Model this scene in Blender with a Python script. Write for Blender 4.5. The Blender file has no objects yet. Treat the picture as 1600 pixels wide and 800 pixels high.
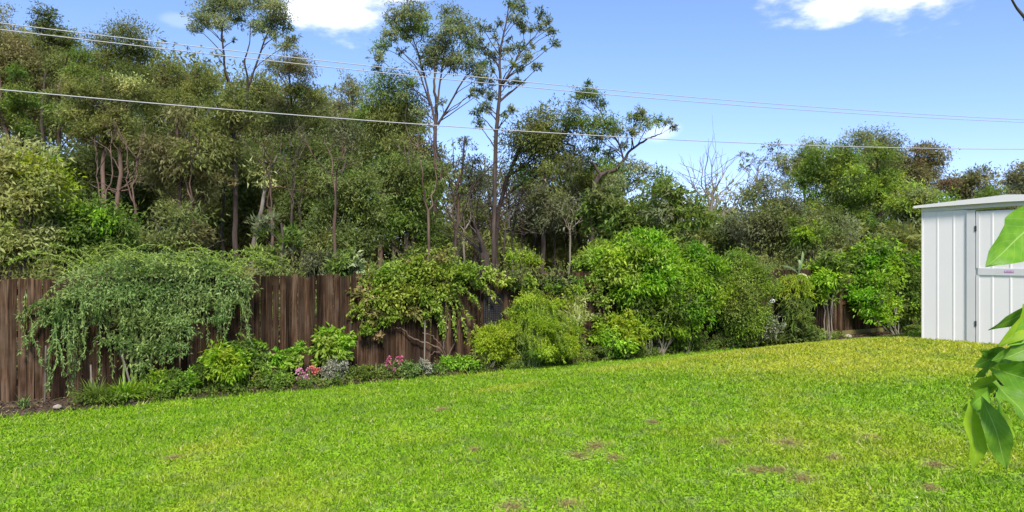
import bpy, math, random
import numpy as np
from mathutils import Vector

sc = bpy.context.scene
C = sc.collection
R = math.radians
rng = np.random.default_rng(11)
random.seed(5)

# ------------------------------------------------------------------ camera
FPX, HY, CAMZ = 1067.0, 402.0, 2.1          # focal length and horizon in pixels of a 1600 px wide picture
cam = bpy.data.cameras.new('camera'); camo = bpy.data.objects.new('camera', cam); C.objects.link(camo)
camo.location = (0, 0, CAMZ); camo.rotation_euler = (R(90), 0, 0)
cam.sensor_width = 36; cam.lens = 36 * FPX / 1600; cam.clip_start = 0.05; cam.clip_end = 4000
cam.shift_y = (HY - 400) / 1600
sc.camera = camo

# ------------------------------------------------------------------ sky, sun, exposure
SUN_EL, SUN_AZ = 46, 171                     # azimuth clockwise from +Y (high sun behind the camera, a little to the right)
w = bpy.data.worlds.new('World'); sc.world = w; w.use_nodes = True
nt = w.node_tree; nt.nodes.clear()
def wn(t, **k):
    n = nt.nodes.new(t)
    for a, b in k.items(): setattr(n, a, b)
    return n
def L(a, b): nt.links.new(a, b)
def wmath(op, a, b=None, c=None):
    n = wn('ShaderNodeMath', operation=op)
    for i, v in enumerate((a, b, c)):
        if v is None: continue
        if isinstance(v, (int, float)): n.inputs[i].default_value = v
        else: L(v, n.inputs[i])
    return n.outputs[0]
sky = wn('ShaderNodeTexSky', sky_type='NISHITA', sun_disc=False)
sky.sun_elevation = R(SUN_EL); sky.sun_rotation = R(SUN_AZ)
sky.air_density = .8; sky.dust_density = 0.15; sky.ozone_density = 2.6; sky.altitude = 400
tc = wn('ShaderNodeTexCoord'); sep = wn('ShaderNodeSeparateXYZ'); L(tc.outputs['Generated'], sep.inputs[0])
az = wmath('ARCTAN2', sep.outputs[0], sep.outputs[1]); el = wmath('ARCSINE', sep.outputs[2])
no = wn('ShaderNodeTexNoise'); no.inputs['Scale'].default_value = 13; no.inputs['Detail'].default_value = 9; no.inputs['Roughness'].default_value = .58
mp = wn('ShaderNodeMapping'); mp.inputs['Scale'].default_value = (1, 1, 2.2); L(tc.outputs['Generated'], mp.inputs[0]); L(mp.outputs[0], no.inputs['Vector'])
nz = wmath('SUBTRACT', no.outputs[0], .5)
mask = None
CLOUDS = [(28.3, 20.5, 8.6, 4.4, 1.), (-15.0, 20.0, 6.6, 3.2, .95), (-9.6, 21.4, 3.4, 1.7, .95), (-26.0, 17.3, 1.4, .6, .1), (12.2, 10.2, 2.2, 1.0, .25),
          (52, 27, 13, 4, 1.), (-60, 30, 16, 5, 1.), (95, 22, 14, 4, 1.), (-110, 26, 14, 5, 1.), (150, 34, 18, 6, 1.), (-165, 20, 12, 4, 1.), (70, 55, 14, 6, 1.), (-20, 50, 15, 7, 1.)]
for a0, e0, wa, we, s in CLOUDS:
    u = wmath('DIVIDE', wmath('SUBTRACT', az, R(a0)), R(wa)); v = wmath('DIVIDE', wmath('SUBTRACT', el, R(e0)), R(we))
    r = wmath('SQRT', wmath('ADD', wmath('MULTIPLY', u, u), wmath('MULTIPLY', v, v)))
    f = wmath('ADD', wmath('SUBTRACT', 1.0, r), wmath('MULTIPLY', nz, 1.7))
    mr = wn('ShaderNodeMapRange', interpolation_type='SMOOTHSTEP'); mr.inputs[1].default_value = 0; mr.inputs[2].default_value = .8; mr.inputs[4].default_value = s
    L(f, mr.inputs[0]); mask = mr.outputs[0] if mask is None else wmath('MAXIMUM', mask, mr.outputs[0])
mix = wn('ShaderNodeMix', data_type='RGBA'); L(mask, mix.inputs[0])
hz = wn('ShaderNodeMapRange', interpolation_type='SMOOTHSTEP'); hz.inputs[1].default_value = R(-4); hz.inputs[2].default_value = R(24); L(el, hz.inputs[0])
tint = wn('ShaderNodeMix', data_type='RGBA'); tint.inputs[6].default_value = (.8, .74, .96, 1); tint.inputs[7].default_value = (.96, .98, 1.06, 1); L(hz.outputs[0], tint.inputs[0])
mul = wn('ShaderNodeMix', data_type='RGBA', blend_type='MULTIPLY'); mul.inputs[0].default_value = 1; L(sky.outputs[0], mul.inputs[6]); L(tint.outputs[2], mul.inputs[7]); L(mul.outputs[2], mix.inputs[6])
mix.inputs[7].default_value = (8.6, 8.3, 8.5, 1)
bg = wn('ShaderNodeBackground'); bg.inputs['Strength'].default_value = .128; L(mix.outputs[2], bg.inputs[0])
wo = wn('ShaderNodeOutputWorld'); L(bg.outputs[0], wo.inputs[0])

sl = bpy.data.lights.new('sun', 'SUN'); so = bpy.data.objects.new('sun', sl); C.objects.link(so)
sl.energy = 4.3; sl.angle = R(12); sl.color = (1, .955, .88)
sd = Vector((math.sin(R(SUN_AZ)) * math.cos(R(SUN_EL)), math.cos(R(SUN_AZ)) * math.cos(R(SUN_EL)), math.sin(R(SUN_EL))))
so.rotation_euler = sd.to_track_quat('Z', 'Y').to_euler()
so.location = sd * 50
sc.view_settings.view_transform = 'Standard'; sc.view_settings.look = 'None'; sc.view_settings.gamma = 1
sc.view_settings.exposure = .95; sc.view_settings.use_curve_mapping = False
sc.cycles.max_bounces = 12; sc.cycles.diffuse_bounces = 8; sc.cycles.transmission_bounces = 10; sc.cycles.transparent_max_bounces = 4; sc.cycles.use_denoising = True

# ------------------------------------------------------------------ places
def at(px, py, Y): return np.array([(px - 800) / FPX * Y, Y, CAMZ - (py - HY) / FPX * Y])
FO, FD, FN = np.array([-7.27, 9.7]), np.array([.887, .4605]), np.array([.4605, -.887])     # the fence line: origin, direction, normal to the garden
def sdist(x, y): return (x - FO[0]) * FD[0] + (y - FO[1]) * FD[1], (x - FO[0]) * FN[0] + (y - FO[1]) * FN[1]
def fw(s, d): return FO[0] + s * FD[0] + d * FN[0], FO[1] + s * FD[1] + d * FN[1]
def sstep(a, b, x):
    t = np.clip((x - a) / (b - a), 0, 1); return t * t * (3 - 2 * t)
def hgt(x, y):
    s, d = sdist(x, y)
    z = .8 * sstep(.3, 5.5, d) * sstep(-4, 13, s)
    return z + .012 * np.sin(x * 1.7 + y * .6) * np.cos(y * 1.3 - x * .4) * sstep(1.2, 3, d)
def edge(s): return .92 - .6 * sstep(2, 17, s) + .05 * np.sin(s * 1.9) + .03 * np.sin(s * 4.7 + 1)
def depth(px, off):
    k = (px - 800) / FPX; return (11.952 - off) / (.887 - .4605 * k)

# ------------------------------------------------------------------ mesh helpers
class MB:
    def __init__(s): s.V = []; s.F = []; s.R = []; s.n = 0
    def add(s, v, f, rnd=None):
        v = np.asarray(v, float).reshape(-1, 3); f = np.asarray(f, int)
        s.V.append(v); s.F.append(f + s.n); s.n += len(v)
        s.R.append(np.full(len(f), rng.random()) if rnd is None else np.asarray(rnd, float))
    def tube(s, pts, rad, sides=6, cap=True):
        pts = np.asarray(pts, float); rad = np.broadcast_to(np.asarray(rad, float), (len(pts),)).copy(); n = len(pts)
        t = np.gradient(pts, axis=0); t /= np.linalg.norm(t, axis=1)[:, None] + 1e-9
        ref = np.array([1., 0, 0]) if abs(t[:, 0]).mean() < .8 else np.array([0, 1., 0])
        a = np.cross(t, ref); a /= np.linalg.norm(a, axis=1)[:, None] + 1e-9; b = np.cross(t, a)
        an = np.arange(sides) * 2 * np.pi / sides
        v = pts[:, None] + rad[:, None, None] * (np.cos(an)[None, :, None] * a[:, None] + np.sin(an)[None, :, None] * b[:, None])
        i, j = np.meshgrid(np.arange(n - 1), np.arange(sides), indexing='ij'); k = (j + 1) % sides
        f = np.stack([i * sides + j, i * sides + k, (i + 1) * sides + k, (i + 1) * sides + j], -1).reshape(-1, 4)
        s.add(v.reshape(-1, 3), f)
    def box(s, lo, hi):
        (x0, y0, z0), (x1, y1, z1) = lo, hi
        s.add([(x0,y0,z0),(x1,y0,z0),(x1,y1,z0),(x0,y1,z0),(x0,y0,z1),(x1,y0,z1),(x1,y1,z1),(x0,y1,z1)],
              [(0,3,2,1),(4,5,6,7),(0,1,5,4),(1,2,6,5),(2,3,7,6),(3,0,4,7)])
    def leaves(s, p, ax, up, Ln, Wd, tri=False, fold=.25, rnd=None):
        n = len(p)
        if not n: return
        ax = ax / (np.linalg.norm(ax, axis=1)[:, None] + 1e-9)
        sd_ = np.cross(ax, up); sd_ /= np.linalg.norm(sd_, axis=1)[:, None] + 1e-9
        nm = np.cross(sd_, ax)
        Ln = np.broadcast_to(Ln, (n,))[:, None]; Wd = np.broadcast_to(Wd, (n,))[:, None]
        rnd = rng.random(n) if rnd is None else rnd
        if tri:
            v = np.stack([p - sd_ * Wd * .5, p + ax * Ln * .25 + sd_ * Wd * .5, p + ax * Ln], 1)
            s.add(v.reshape(-1, 3), np.arange(3 * n).reshape(n, 3), rnd)
        else:
            m = p + ax * Ln * .42 + nm * Wd * fold
            v = np.stack([p, m - sd_ * Wd * .5, p + ax * Ln - nm * Ln * .08, m + sd_ * Wd * .5], 1)
            b = np.arange(n)[:, None] * 4
            f = np.concatenate([b + [0, 2, 1], b + [0, 3, 2]], 1).reshape(-1, 3)
            s.add(v.reshape(-1, 3), f, np.repeat(rnd, 2))
    def mesh(s, name, mat, smooth=False):
        me = bpy.data.meshes.new(name)
        V = np.concatenate(s.V); nl = sum(f.size for f in s.F)
        lt = np.concatenate([np.full(len(f), f.shape[1]) for f in s.F]); lv = np.concatenate([f.ravel() for f in s.F])
        me.vertices.add(len(V)); me.vertices.foreach_set('co', V.astype(np.float32).ravel())
        me.loops.add(nl); me.loops.foreach_set('vertex_index', lv.astype(np.int32))
        me.polygons.add(len(lt)); me.polygons.foreach_set('loop_start', (np.cumsum(lt) - lt).astype(np.int32))
        me.polygons.foreach_set('loop_total', lt.astype(np.int32))
        me.update(calc_edges=True)
        me.polygons.foreach_set('use_smooth', np.full(len(lt), bool(smooth)))
        at_ = me.attributes.new('rnd', 'FLOAT', 'FACE'); at_.data.foreach_set('value', np.concatenate(s.R).astype(np.float32))
        me.materials.append(mat); return me
    def build(s, name, mat, parent=None, smooth=False, origin=None, kind=None):
        if not s.V: return None
        if origin is not None:
            s.V = [v - np.asarray(origin) for v in s.V]
        o = bpy.data.objects.new(name, s.mesh(name, mat, smooth)); C.objects.link(o)
        if parent: o.parent = parent
        elif origin is not None: o.location = origin
        if kind: o['kind'] = kind
        return o
def tag(o, label=None, cat=None, group=None, kind=None):
    for k, v in (('label', label), ('category', cat), ('group', group), ('kind', kind)):
        if v: o[k] = v
    return o
def thing(name, label, cat, loc=(0, 0, 0), group=None):
    o = bpy.data.objects.new(name, None); C.objects.link(o); o.location = loc; o.empty_display_size = .2
    return tag(o, label, cat, group)

# ------------------------------------------------------------------ materials
def newmat(name):
    m = bpy.data.materials.new(name); m.use_nodes = True; t = m.node_tree; t.nodes.clear()
    o = t.nodes.new('ShaderNodeOutputMaterial'); return m, t, o
def nd(t, ty, **k):
    n = t.nodes.new(ty)
    for a, b in k.items(): setattr(n, a, b)
    return n
def ramp(t, fac, cols):
    r = nd(t, 'ShaderNodeValToRGB'); e = r.color_ramp.elements
    while len(e) < len(cols): e.new(.5)
    for i, (p, c) in enumerate(cols): e[i].position = p; e[i].color = (*c, 1)
    t.links.new(fac, r.inputs[0]); return r.outputs[0]
def leaf_mat(name, d, m_, l, trans=.5, rough=.5, spec=.2):
    m, t, o = newmat(name)
    a = nd(t, 'ShaderNodeAttribute', attribute_name='rnd'); oi = nd(t, 'ShaderNodeObjectInfo')
    col = ramp(t, a.outputs['Fac'], [(0, d), (.5, m_), (.93, l), (1., tuple(min(1, x * 1.25) for x in l))])
    g = nd(t, 'ShaderNodeNewGeometry'); nz_ = nd(t, 'ShaderNodeTexNoise'); nz_.inputs['Scale'].default_value = 1.1; nz_.inputs['Detail'].default_value = 3
    t.links.new(g.outputs['Position'], nz_.inputs['Vector'])
    hs = nd(t, 'ShaderNodeHueSaturation')
    mh = nd(t, 'ShaderNodeMapRange'); mh.inputs[1].default_value = .3; mh.inputs[2].default_value = .7; mh.inputs[3].default_value = .475; mh.inputs[4].default_value = .52
    t.links.new(nz_.outputs[0], mh.inputs[0]); t.links.new(mh.outputs[0], hs.inputs['Hue'])
    mv = nd(t, 'ShaderNodeMapRange'); mv.inputs[3].default_value = .85; mv.inputs[4].default_value = 1.15
    t.links.new(oi.outputs['Random'], mv.inputs[0]); t.links.new(mv.outputs[0], hs.inputs['Value']); t.links.new(col, hs.inputs['Color'])
    p = nd(t, 'ShaderNodeBsdfPrincipled'); p.inputs['Roughness'].default_value = rough; p.inputs['Specular IOR Level'].default_value = spec
    t.links.new(hs.outputs[0], p.inputs['Base Color'])
    tr = nd(t, 'ShaderNodeBsdfTranslucent'); h2 = nd(t, 'ShaderNodeHueSaturation'); h2.inputs['Hue'].default_value = .485; h2.inputs['Saturation'].default_value = 1.1; h2.inputs['Value'].default_value = 1.25
    t.links.new(hs.outputs[0], h2.inputs['Color']); t.links.new(h2.outputs[0], tr.inputs[0])
    mx = nd(t, 'ShaderNodeMixShader'); mx.inputs[0].default_value = trans
    t.links.new(p.outputs[0], mx.inputs[1]); t.links.new(tr.outputs[0], mx.inputs[2]); t.links.new(mx.outputs[0], o.inputs[0])
    return m
def bark_mat(name, a, b, scale=6):
    m, t, o = newmat(name)
    g = nd(t, 'ShaderNodeNewGeometry'); mp_ = nd(t, 'ShaderNodeMapping'); mp_.inputs['Scale'].default_value = (1, 1, .18)
    n = nd(t, 'ShaderNodeTexNoise'); n.inputs['Scale'].default_value = scale; n.inputs['Detail'].default_value = 6; n.inputs['Roughness'].default_value = .65
    t.links.new(g.outputs['Position'], mp_.inputs[0]); t.links.new(mp_.outputs[0], n.inputs['Vector'])
    c = ramp(t, n.outputs[0], [(.32, a), (.68, b)])
    p = nd(t, 'ShaderNodeBsdfPrincipled'); p.inputs['Roughness'].default_value = .9; p.inputs['Specular IOR Level'].default_value = .15; t.links.new(c, p.inputs['Base Color'])
    bm = nd(t, 'ShaderNodeBump'); bm.inputs['Strength'].default_value = .6; bm.inputs['Distance'].default_value = .03; t.links.new(n.outputs[0], bm.inputs['Height']); t.links.new(bm.outputs[0], p.inputs['Normal'])
    t.links.new(p.outputs[0], o.inputs[0]); return m
def plain(name, col, rough=.5, spec=.4, metal=0, noise=.06, nscale=8, bump=0):
    m, t, o = newmat(name)
    g = nd(t, 'ShaderNodeNewGeometry'); n = nd(t, 'ShaderNodeTexNoise'); n.inputs['Scale'].default_value = nscale; n.inputs['Detail'].default_value = 5
    t.links.new(g.outputs['Position'], n.inputs['Vector'])
    c = ramp(t, n.outputs[0], [(.3, tuple(x * (1 - noise) for x in col)), (.7, tuple(min(1, x * (1 + noise)) for x in col))])
    p = nd(t, 'ShaderNodeBsdfPrincipled'); p.inputs['Roughness'].default_value = rough; p.inputs['Specular IOR Level'].default_value = spec; p.inputs['Metallic'].default_value = metal
    t.links.new(c, p.inputs['Base Color'])
    if bump:
        bm = nd(t, 'ShaderNodeBump'); bm.inputs['Strength'].default_value = bump; bm.inputs['Distance'].default_value = .01; t.links.new(n.outputs[0], bm.inputs['Height']); t.links.new(bm.outputs[0], p.inputs['Normal'])
    t.links.new(p.outputs[0], o.inputs[0]); return m
LM = dict(
    olive=leaf_mat('leaf_olive', (.09, .115, .028), (.165, .195, .05), (.26, .29, .09)),
    brown=leaf_mat('leaf_brown_green', (.095, .1, .034), (.17, .17, .06), (.26, .25, .1)),
    green=leaf_mat('leaf_green', (.075, .125, .02), (.135, .21, .036), (.225, .3, .068)),
    grey=leaf_mat('leaf_grey_green', (.09, .11, .045), (.15, .17, .075), (.23, .25, .13)),
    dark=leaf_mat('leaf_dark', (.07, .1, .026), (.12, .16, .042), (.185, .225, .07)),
    gum=leaf_mat('leaf_gum', (.095, .125, .042), (.18, .22, .08), (.3, .335, .155)),
    mulch=leaf_mat('leaf_mulch', (.05, .032, .018), (.1, .068, .04), (.2, .15, .09), .1),
    rust=leaf_mat('leaf_rust', (.11, .075, .035), (.18, .13, .06), (.22, .21, .07)),
    bright=leaf_mat('leaf_bright', (.1, .215, .012), (.19, .36, .022), (.33, .48, .055)),
    lime=leaf_mat('leaf_lime', (.23, .27, .07), (.36, .4, .13), (.54, .56, .25)),
    golden=leaf_mat('leaf_golden', (.14, .23, .01), (.25, .37, .022), (.42, .5, .06)),
    jasmine=leaf_mat('leaf_jasmine', (.075, .13, .032), (.15, .23, .062), (.28, .36, .13)),
    vine=leaf_mat('leaf_vine', (.09, .16, .016), (.18, .285, .032), (.31, .39, .075)),
    vinered=leaf_mat('leaf_vine_reddish', (.15, .15, .04), (.22, .24, .06), (.38, .29, .14)),
    silver=leaf_mat('leaf_silver', (.13, .13, .085), (.22, .22, .15), (.34, .33, .26), .1),
    pale=leaf_mat('leaf_pale', (.3, .38, .14), (.42, .5, .24), (.58, .63, .4)),
    straw=leaf_mat('leaf_straw', (.16, .125, .05), (.3, .245, .11), (.44, .38, .2), .2),
    pink=leaf_mat('petal_pink', (.36, .12, .2), (.48, .2, .28), (.62, .38, .43), .2),
    red=leaf_mat('petal_red', (.5, .09, .06), (.6, .16, .12), (.66, .28, .22), .2),
    magenta=leaf_mat('petal_magenta', (.34, .05, .13), (.46, .1, .2), (.56, .22, .3), .2),
    white=leaf_mat('petal_white', (.6, .6, .55), (.75, .74, .7), (.85, .85, .8), .2))
BK = dict(
    dark=bark_mat('bark_dark', (.022, .016, .013), (.085, .064, .052)),
    red=bark_mat('bark_red', (.045, .026, .019), (.14, .092, .07)),
    grey=bark_mat('bark_grey', (.085, .07, .055), (.23, .2, .165)),
    pale=bark_mat('bark_pale', (.16, .135, .105), (.36, .32, .26)),
    green=bark_mat('bark_green_cane', (.1, .14, .04), (.22, .28, .1)),
    rust=bark_mat('bark_rust', (.05, .033, .024), (.15, .102, .076)))

# ------------------------------------------------------------------ the ground
def ground_mat(name, cols, scale, bump=.5, detail=8):
    m, t, o = newmat(name)
    g = nd(t, 'ShaderNodeNewGeometry'); n = nd(t, 'ShaderNodeTexNoise'); n.inputs['Scale'].default_value = scale; n.inputs['Detail'].default_value = detail; n.inputs['Roughness'].default_value = .7
    t.links.new(g.outputs['Position'], n.inputs['Vector']); c = ramp(t, n.outputs[0], cols)
    p = nd(t, 'ShaderNodeBsdfPrincipled'); p.inputs['Roughness'].default_value = .95; p.inputs['Specular IOR Level'].default_value = .1; t.links.new(c, p.inputs['Base Color'])
    bm = nd(t, 'ShaderNodeBump'); bm.inputs['Strength'].default_value = bump; bm.inputs['Distance'].default_value = .03; t.links.new(n.outputs[0], bm.inputs['Height']); t.links.new(bm.outputs[0], p.inputs['Normal'])
    t.links.new(p.outputs[0], o.inputs[0]); return m
M_litter = ground_mat('woodland_litter', [(.3, (.03, .022, .014)), (.5, (.09, .065, .04)), (.7, (.1, .11, .04))], 3)
M_soil = ground_mat('bed_soil', [(.3, (.02, .014, .01)), (.52, (.06, .042, .03)), (.72, (.15, .11, .075))], 22)
PATCH = [(1232, 692, .20), (800, 792, .16), (890, 788, .15), (1182, 735, .16), (1255, 748, .18), (930, 697, .22), (905, 712, .15), (1462, 727, .15), (1452, 762, .12), (1360, 684, .12), (742, 703, .10),
         (960, 715, .12), (1130, 690, .14), (1215, 735, .12), (270, 715, .14), (690, 640, .16), (1020, 660, .12), (1300, 715, .1)]
patches = []
for px, py, r in PATCH:
    Y = 6.
    for _ in range(30): Y = FPX * (CAMZ - hgt((px - 800) / FPX * Y, Y)) / (py - HY)
    patches.append(((px - 800) / FPX * Y, Y, r * .8))
def bare(x, y):
    m = np.zeros_like(x)
    for cx, cy, r in patches:
        q = np.hypot((x - cx) / r, (y - cy) / (r * 1.15)) + .55 * np.sin(x * 23 + 3 * np.sin(y * 17) + cy) * np.sin(y * 19 + 2 * np.sin(x * 21) + cx)
        m = np.maximum(m, 1 - sstep(.25, 1.2, q))
    return m
def lawn_mat(name, blades):
    m, t, o = newmat(name)
    g = nd(t, 'ShaderNodeNewGeometry')
    def noise(s, d=4):
        n = nd(t, 'ShaderNodeTexNoise'); n.inputs['Scale'].default_value = s; n.inputs['Detail'].default_value = d; t.links.new(g.outputs['Position'], n.inputs['Vector']); return n.outputs[0]
    def mixc(f, a, b):
        x = nd(t, 'ShaderNodeMix', data_type='RGBA'); t.links.new(f, x.inputs[0])
        for v, i in ((a, 6), (b, 7)):
            if isinstance(v, tuple): x.inputs[i].default_value = (*v, 1)
            else: t.links.new(v, x.inputs[i])
        return x.outputs[2]
    def mrange(v, a, b, c=0, d=1):
        x = nd(t, 'ShaderNodeMapRange', interpolation_type='SMOOTHSTEP'); t.links.new(v, x.inputs[0])
        for i, q in enumerate((a, b, c, d)): x.inputs[i + 1].default_value = q
        return x.outputs[0]
    a = nd(t, 'ShaderNodeAttribute', attribute_name='rnd')
    fine = a.outputs['Fac'] if blades else noise(90, 3)
    col = ramp(t, fine, [(0, (.06, .15, .006)), (.4, (.175, .33, .01)), (.8, (.27, .42, .02)), (.95, (.38, .47, .06)), (1, (.5, .46, .2))])
    yel = ramp(t, fine, [(0, (.2, .25, .01)), (.5, (.36, .4, .025)), (.9, (.48, .47, .07)), (1, (.58, .5, .22))])
    # sun-dried strip in front of the shed and along the bed, and soft mottling over the whole lawn
    sp = nd(t, 'ShaderNodeSeparateXYZ'); t.links.new(g.outputs['Position'], sp.inputs[0])
    def mth(op, p, q):
        x = nd(t, 'ShaderNodeMath', operation=op)
        for i, v in enumerate((p, q)):
            if isinstance(v, (int, float)): x.inputs[i].default_value = v
            else: t.links.new(v, x.inputs[i])
        return x.outputs[0]
    big = noise(.55, 3)
    qx = mth('DIVIDE', mth('SUBTRACT', sp.outputs[0], 5.0), 4.6); qy = mth('DIVIDE', mth('SUBTRACT', sp.outputs[1], 10.2), 3.2)
    q = mth('ADD', mth('ADD', mth('MULTIPLY', qx, qx), mth('MULTIPLY', qy, qy)), mth('MULTIPLY', big, -1.2))
    dry = mrange(q, .35, -.5)
    mott = mrange(big, .5, .72, 0, .6)
    f = mth('MAXIMUM', dry, mott)
    c = mixc(f, col, yel)
    dk = mrange(noise(1.6, 4), .52, .72, 0, .45)
    c = mixc(dk, c, (.1, .24, .008))
    c = mixc(mrange(noise(5.5, 5), .52, .7, 0, .55), c, (.2, .27, .075))
    if not blades:
        c = mixc(mrange(noise(40, 4), .45, .65), c, (.05, .06, .016))
    p = nd(t, 'ShaderNodeBsdfPrincipled'); p.inputs['Roughness'].default_value = .6; p.inputs['Specular IOR Level'].default_value = .1; t.links.new(c, p.inputs['Base Color'])
    if blades:
        tr = nd(t, 'ShaderNodeBsdfTranslucent'); t.links.new(c, tr.inputs[0]); mx = nd(t, 'ShaderNodeMixShader'); mx.inputs[0].default_value = .45
        t.links.new(p.outputs[0], mx.inputs[1]); t.links.new(tr.outputs[0], mx.inputs[2]); t.links.new(mx.outputs[0], o.inputs[0])
    else: t.links.new(p.outputs[0], o.inputs[0])
    return m
M_lawn = lawn_mat('lawn_turf', False); M_blade = lawn_mat('lawn_blades', True)
M_thatch = ground_mat('bare_thatch', [(.3, (.07, .05, .03)), (.5, (.2, .15, .085)), (.7, (.34, .27, .16))], 60)

def grid(xs, ys, fn):
    x, y = np.meshgrid(xs, ys, indexing='ij'); v = fn(x, y); n, m = len(xs), len(ys)
    i, j = np.meshgrid(np.arange(n - 1), np.arange(m - 1), indexing='ij')
    f = np.stack([i * m + j, (i + 1) * m + j, (i + 1) * m + j + 1, i * m + j + 1], -1).reshape(-1, 4)
    b = MB(); b.add(v.reshape(-1, 3), f); return b
gx = np.concatenate([[-1500, -600, -250, -120, -70], np.arange(-45, 46, 1.5), [70, 120, 250, 600, 1500]])
def gz(x, y):
    s, d = sdist(x, y)
    z = hgt(x, y) + .1 * np.sin(x * .5) * np.cos(y * .4) * sstep(.5, 4, -d)
    inside = sstep(-.5, 0., d) * (np.abs(x) < 46)
    return np.stack([x, y, z - .12 * inside - .02], -1)
tag(grid(gx, np.concatenate([[-1500, -600, -200, -80], np.arange(-40, 71, 1.5), [100, 160, 300, 700, 1500]]), gz).build('ground', M_litter, smooth=True), 'brown leaf litter floor of the woodland behind the fence', 'ground', kind='structure')
ss_ = np.arange(-9, 24, .25); dd_ = np.linspace(0, 1, 60)
def lz(s, q):
    d = edge(s) + (16 - edge(s)) * q ** 1.5; x, y = fw(s, d); return np.stack([x, y, hgt(x, y)], -1)
tag(grid(ss_, dd_, lz).build('lawn', M_lawn, smooth=True), 'bright green mown lawn rising towards the shed', 'lawn', kind='structure')
def bz(s, q):
    d = -.3 + (edge(s) + .02 + .3) * q; x, y = fw(s, d)
    return np.stack([x, y, hgt(x, y) + .03 + .02 * np.sin(s * 5) * np.sin(q * 9) - .05 * sstep(.85, 1, q)], -1)
tag(grid(np.arange(-9, 24, .15), np.linspace(0, 1, 12), bz).build('garden_bed', M_soil, smooth=True), 'dark soil bed along the foot of the fence', 'garden bed', kind='structure')

# grass blades
def grass():
    b = MB(); P = []
    for r0, r1, dens in ((2.2, 4.5, 6000), (4.5, 6.5, 5600), (6.5, 9, 3600), (9, 13, 2000), (13, 19, 1100)):
        n = int((r1 ** 2 - r0 ** 2) * R(47) * dens)
        r = np.sqrt(rng.uniform(r0 * r0, r1 * r1, n)); a = rng.uniform(-R(47), R(47), n)
        P.append(np.stack([r * np.sin(a), r * np.cos(a), r], 1))
    P = np.concatenate(P); x, y, r = P.T
    s, d = sdist(x, y)
    keep = (d > edge(s) - .03 + .05 * rng.random(len(x)))
    u = (x - 6.6) * .557 - (y - 11) * .83; v = (x - 6.6) * .83 + (y - 11) * .557
    keep &= ~((u > -.02) & (u < 2.42) & (v > .0) & (v < 2))
    bm_ = bare(x, y); keep &= rng.random(len(x)) > bm_ * .45
    clump = np.sin(x * 7.3 + 2 * np.sin(y * 5.1)) * np.sin(y * 8.1 + 2 * np.sin(x * 4.3)); keep &= rng.random(len(x)) > .3 * (clump < -.45)
    gap = np.sin(x * 23.1 + 3 * np.sin(y * 11.7)) * np.sin(y * 26.3 + 3 * np.sin(x * 13.9)); keep &= rng.random(len(x)) > .75 * (gap < -.72)
    x, y, r, bm_, clump, s, d = (q[keep] for q in (x, y, r, bm_, clump, s, d))
    n = len(x); z = hgt(x, y) - .004
    h = rng.uniform(.018, .04, n) * (1 + .25 * clump) * (1 - .5 * bm_) * (1 + 1. * (d < edge(s) + .06))
    wd = rng.uniform(.0035, .0065, n) * np.maximum(1, (r / 4.5) ** .85)
    a = rng.uniform(0, 2 * np.pi, n); l = rng.uniform(.2, 1.5, n) * h
    a2 = a + rng.normal(0, .9, n) + 1.57
    p = np.stack([x, y, z], 1); w_ = np.stack([np.cos(a2), np.sin(a2), 0 * a], 1) * wd[:, None]
    tip = p + np.stack([np.cos(a) * l, np.sin(a) * l, h], 1)
    rn = np.clip(rng.normal(.42, .3, n) + .2 * clump, 0, .97); rn[rng.random(n) < .02] = 1.
    rn = np.where(rng.random(n) < bm_ * .6, 1., rn)
    b.add(np.stack([p - w_, p + w_, tip], 1).reshape(-1, 3), np.arange(3 * n).reshape(n, 3), rn)
    return b
tag(grass().build('grass', M_blade), 'short bright green lawn grass', 'grass', kind='stuff')
def thatch():
    b = MB()
    for cx, cy, r in patches:
        n = int(420 * r / .15); q = np.abs(rng.normal(0, .55, n)) * r; a = rng.uniform(0, 6.28, n)
        x, y = cx + q * np.cos(a), cy + q * np.sin(a); p = np.stack([x, y, hgt(x, y) + rng.uniform(.001, .012, n)], 1)
        a = rng.uniform(0, 6.28, n); ax = np.stack([np.cos(a), np.sin(a), rng.normal(0, .15, n)], 1)
        b.leaves(p, ax, np.tile([0, 0, 1.], (n, 1)), rng.uniform(.02, .06, n), rng.uniform(.003, .007, n), tri=True)
    return b
tag(thatch().build('dry_thatch', plain('thatch_straw', (.22, .175, .065), .9, .1, noise=.4, nscale=60)), 'dry brown thatch lying in worn patches of the lawn', 'thatch', kind='stuff')
def specks():
    b = MB(); n = 110
    r = rng.uniform(5, 13, n); a = rng.uniform(-R(38), R(36), n); x, y = r * np.sin(a), r * np.cos(a); s, d = sdist(x, y); k = d > edge(s) + .3; x, y = x[k], y[k]; n = len(x)
    a = rng.uniform(0, 6.28, n)
    b.leaves(np.stack([x, y, hgt(x, y) + .035], 1), np.stack([np.cos(a), np.sin(a), .2 + 0 * a], 1), np.tile([0, 0, 1.], (n, 1)), rng.uniform(.01, .02, n), rng.uniform(.007, .012, n))
    return b
tag(specks().build('fallen_petals', LM['white']), 'tiny pale petals scattered over the lawn', 'petals', kind='stuff')
def litter():
    b = MB(); n = 5200
    s = rng.uniform(-1, 20, n); d = rng.uniform(.02, 1, n) * edge(s); x, y = fw(s, d); a = rng.uniform(0, 6.28, n)
    b.leaves(np.stack([x, y, hgt(x, y) + .045 + rng.uniform(0, .02, n)], 1), np.stack([np.cos(a), np.sin(a), rng.normal(0, .3, n)], 1), np.tile([0, 0, 1.], (n, 1)), rng.uniform(.03, .09, n), rng.uniform(.015, .035, n))
    return b
tag(litter().build('leaf_litter', LM['mulch']), 'dry fallen leaves covering the soil of the bed', 'leaf litter', kind='stuff')

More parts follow.
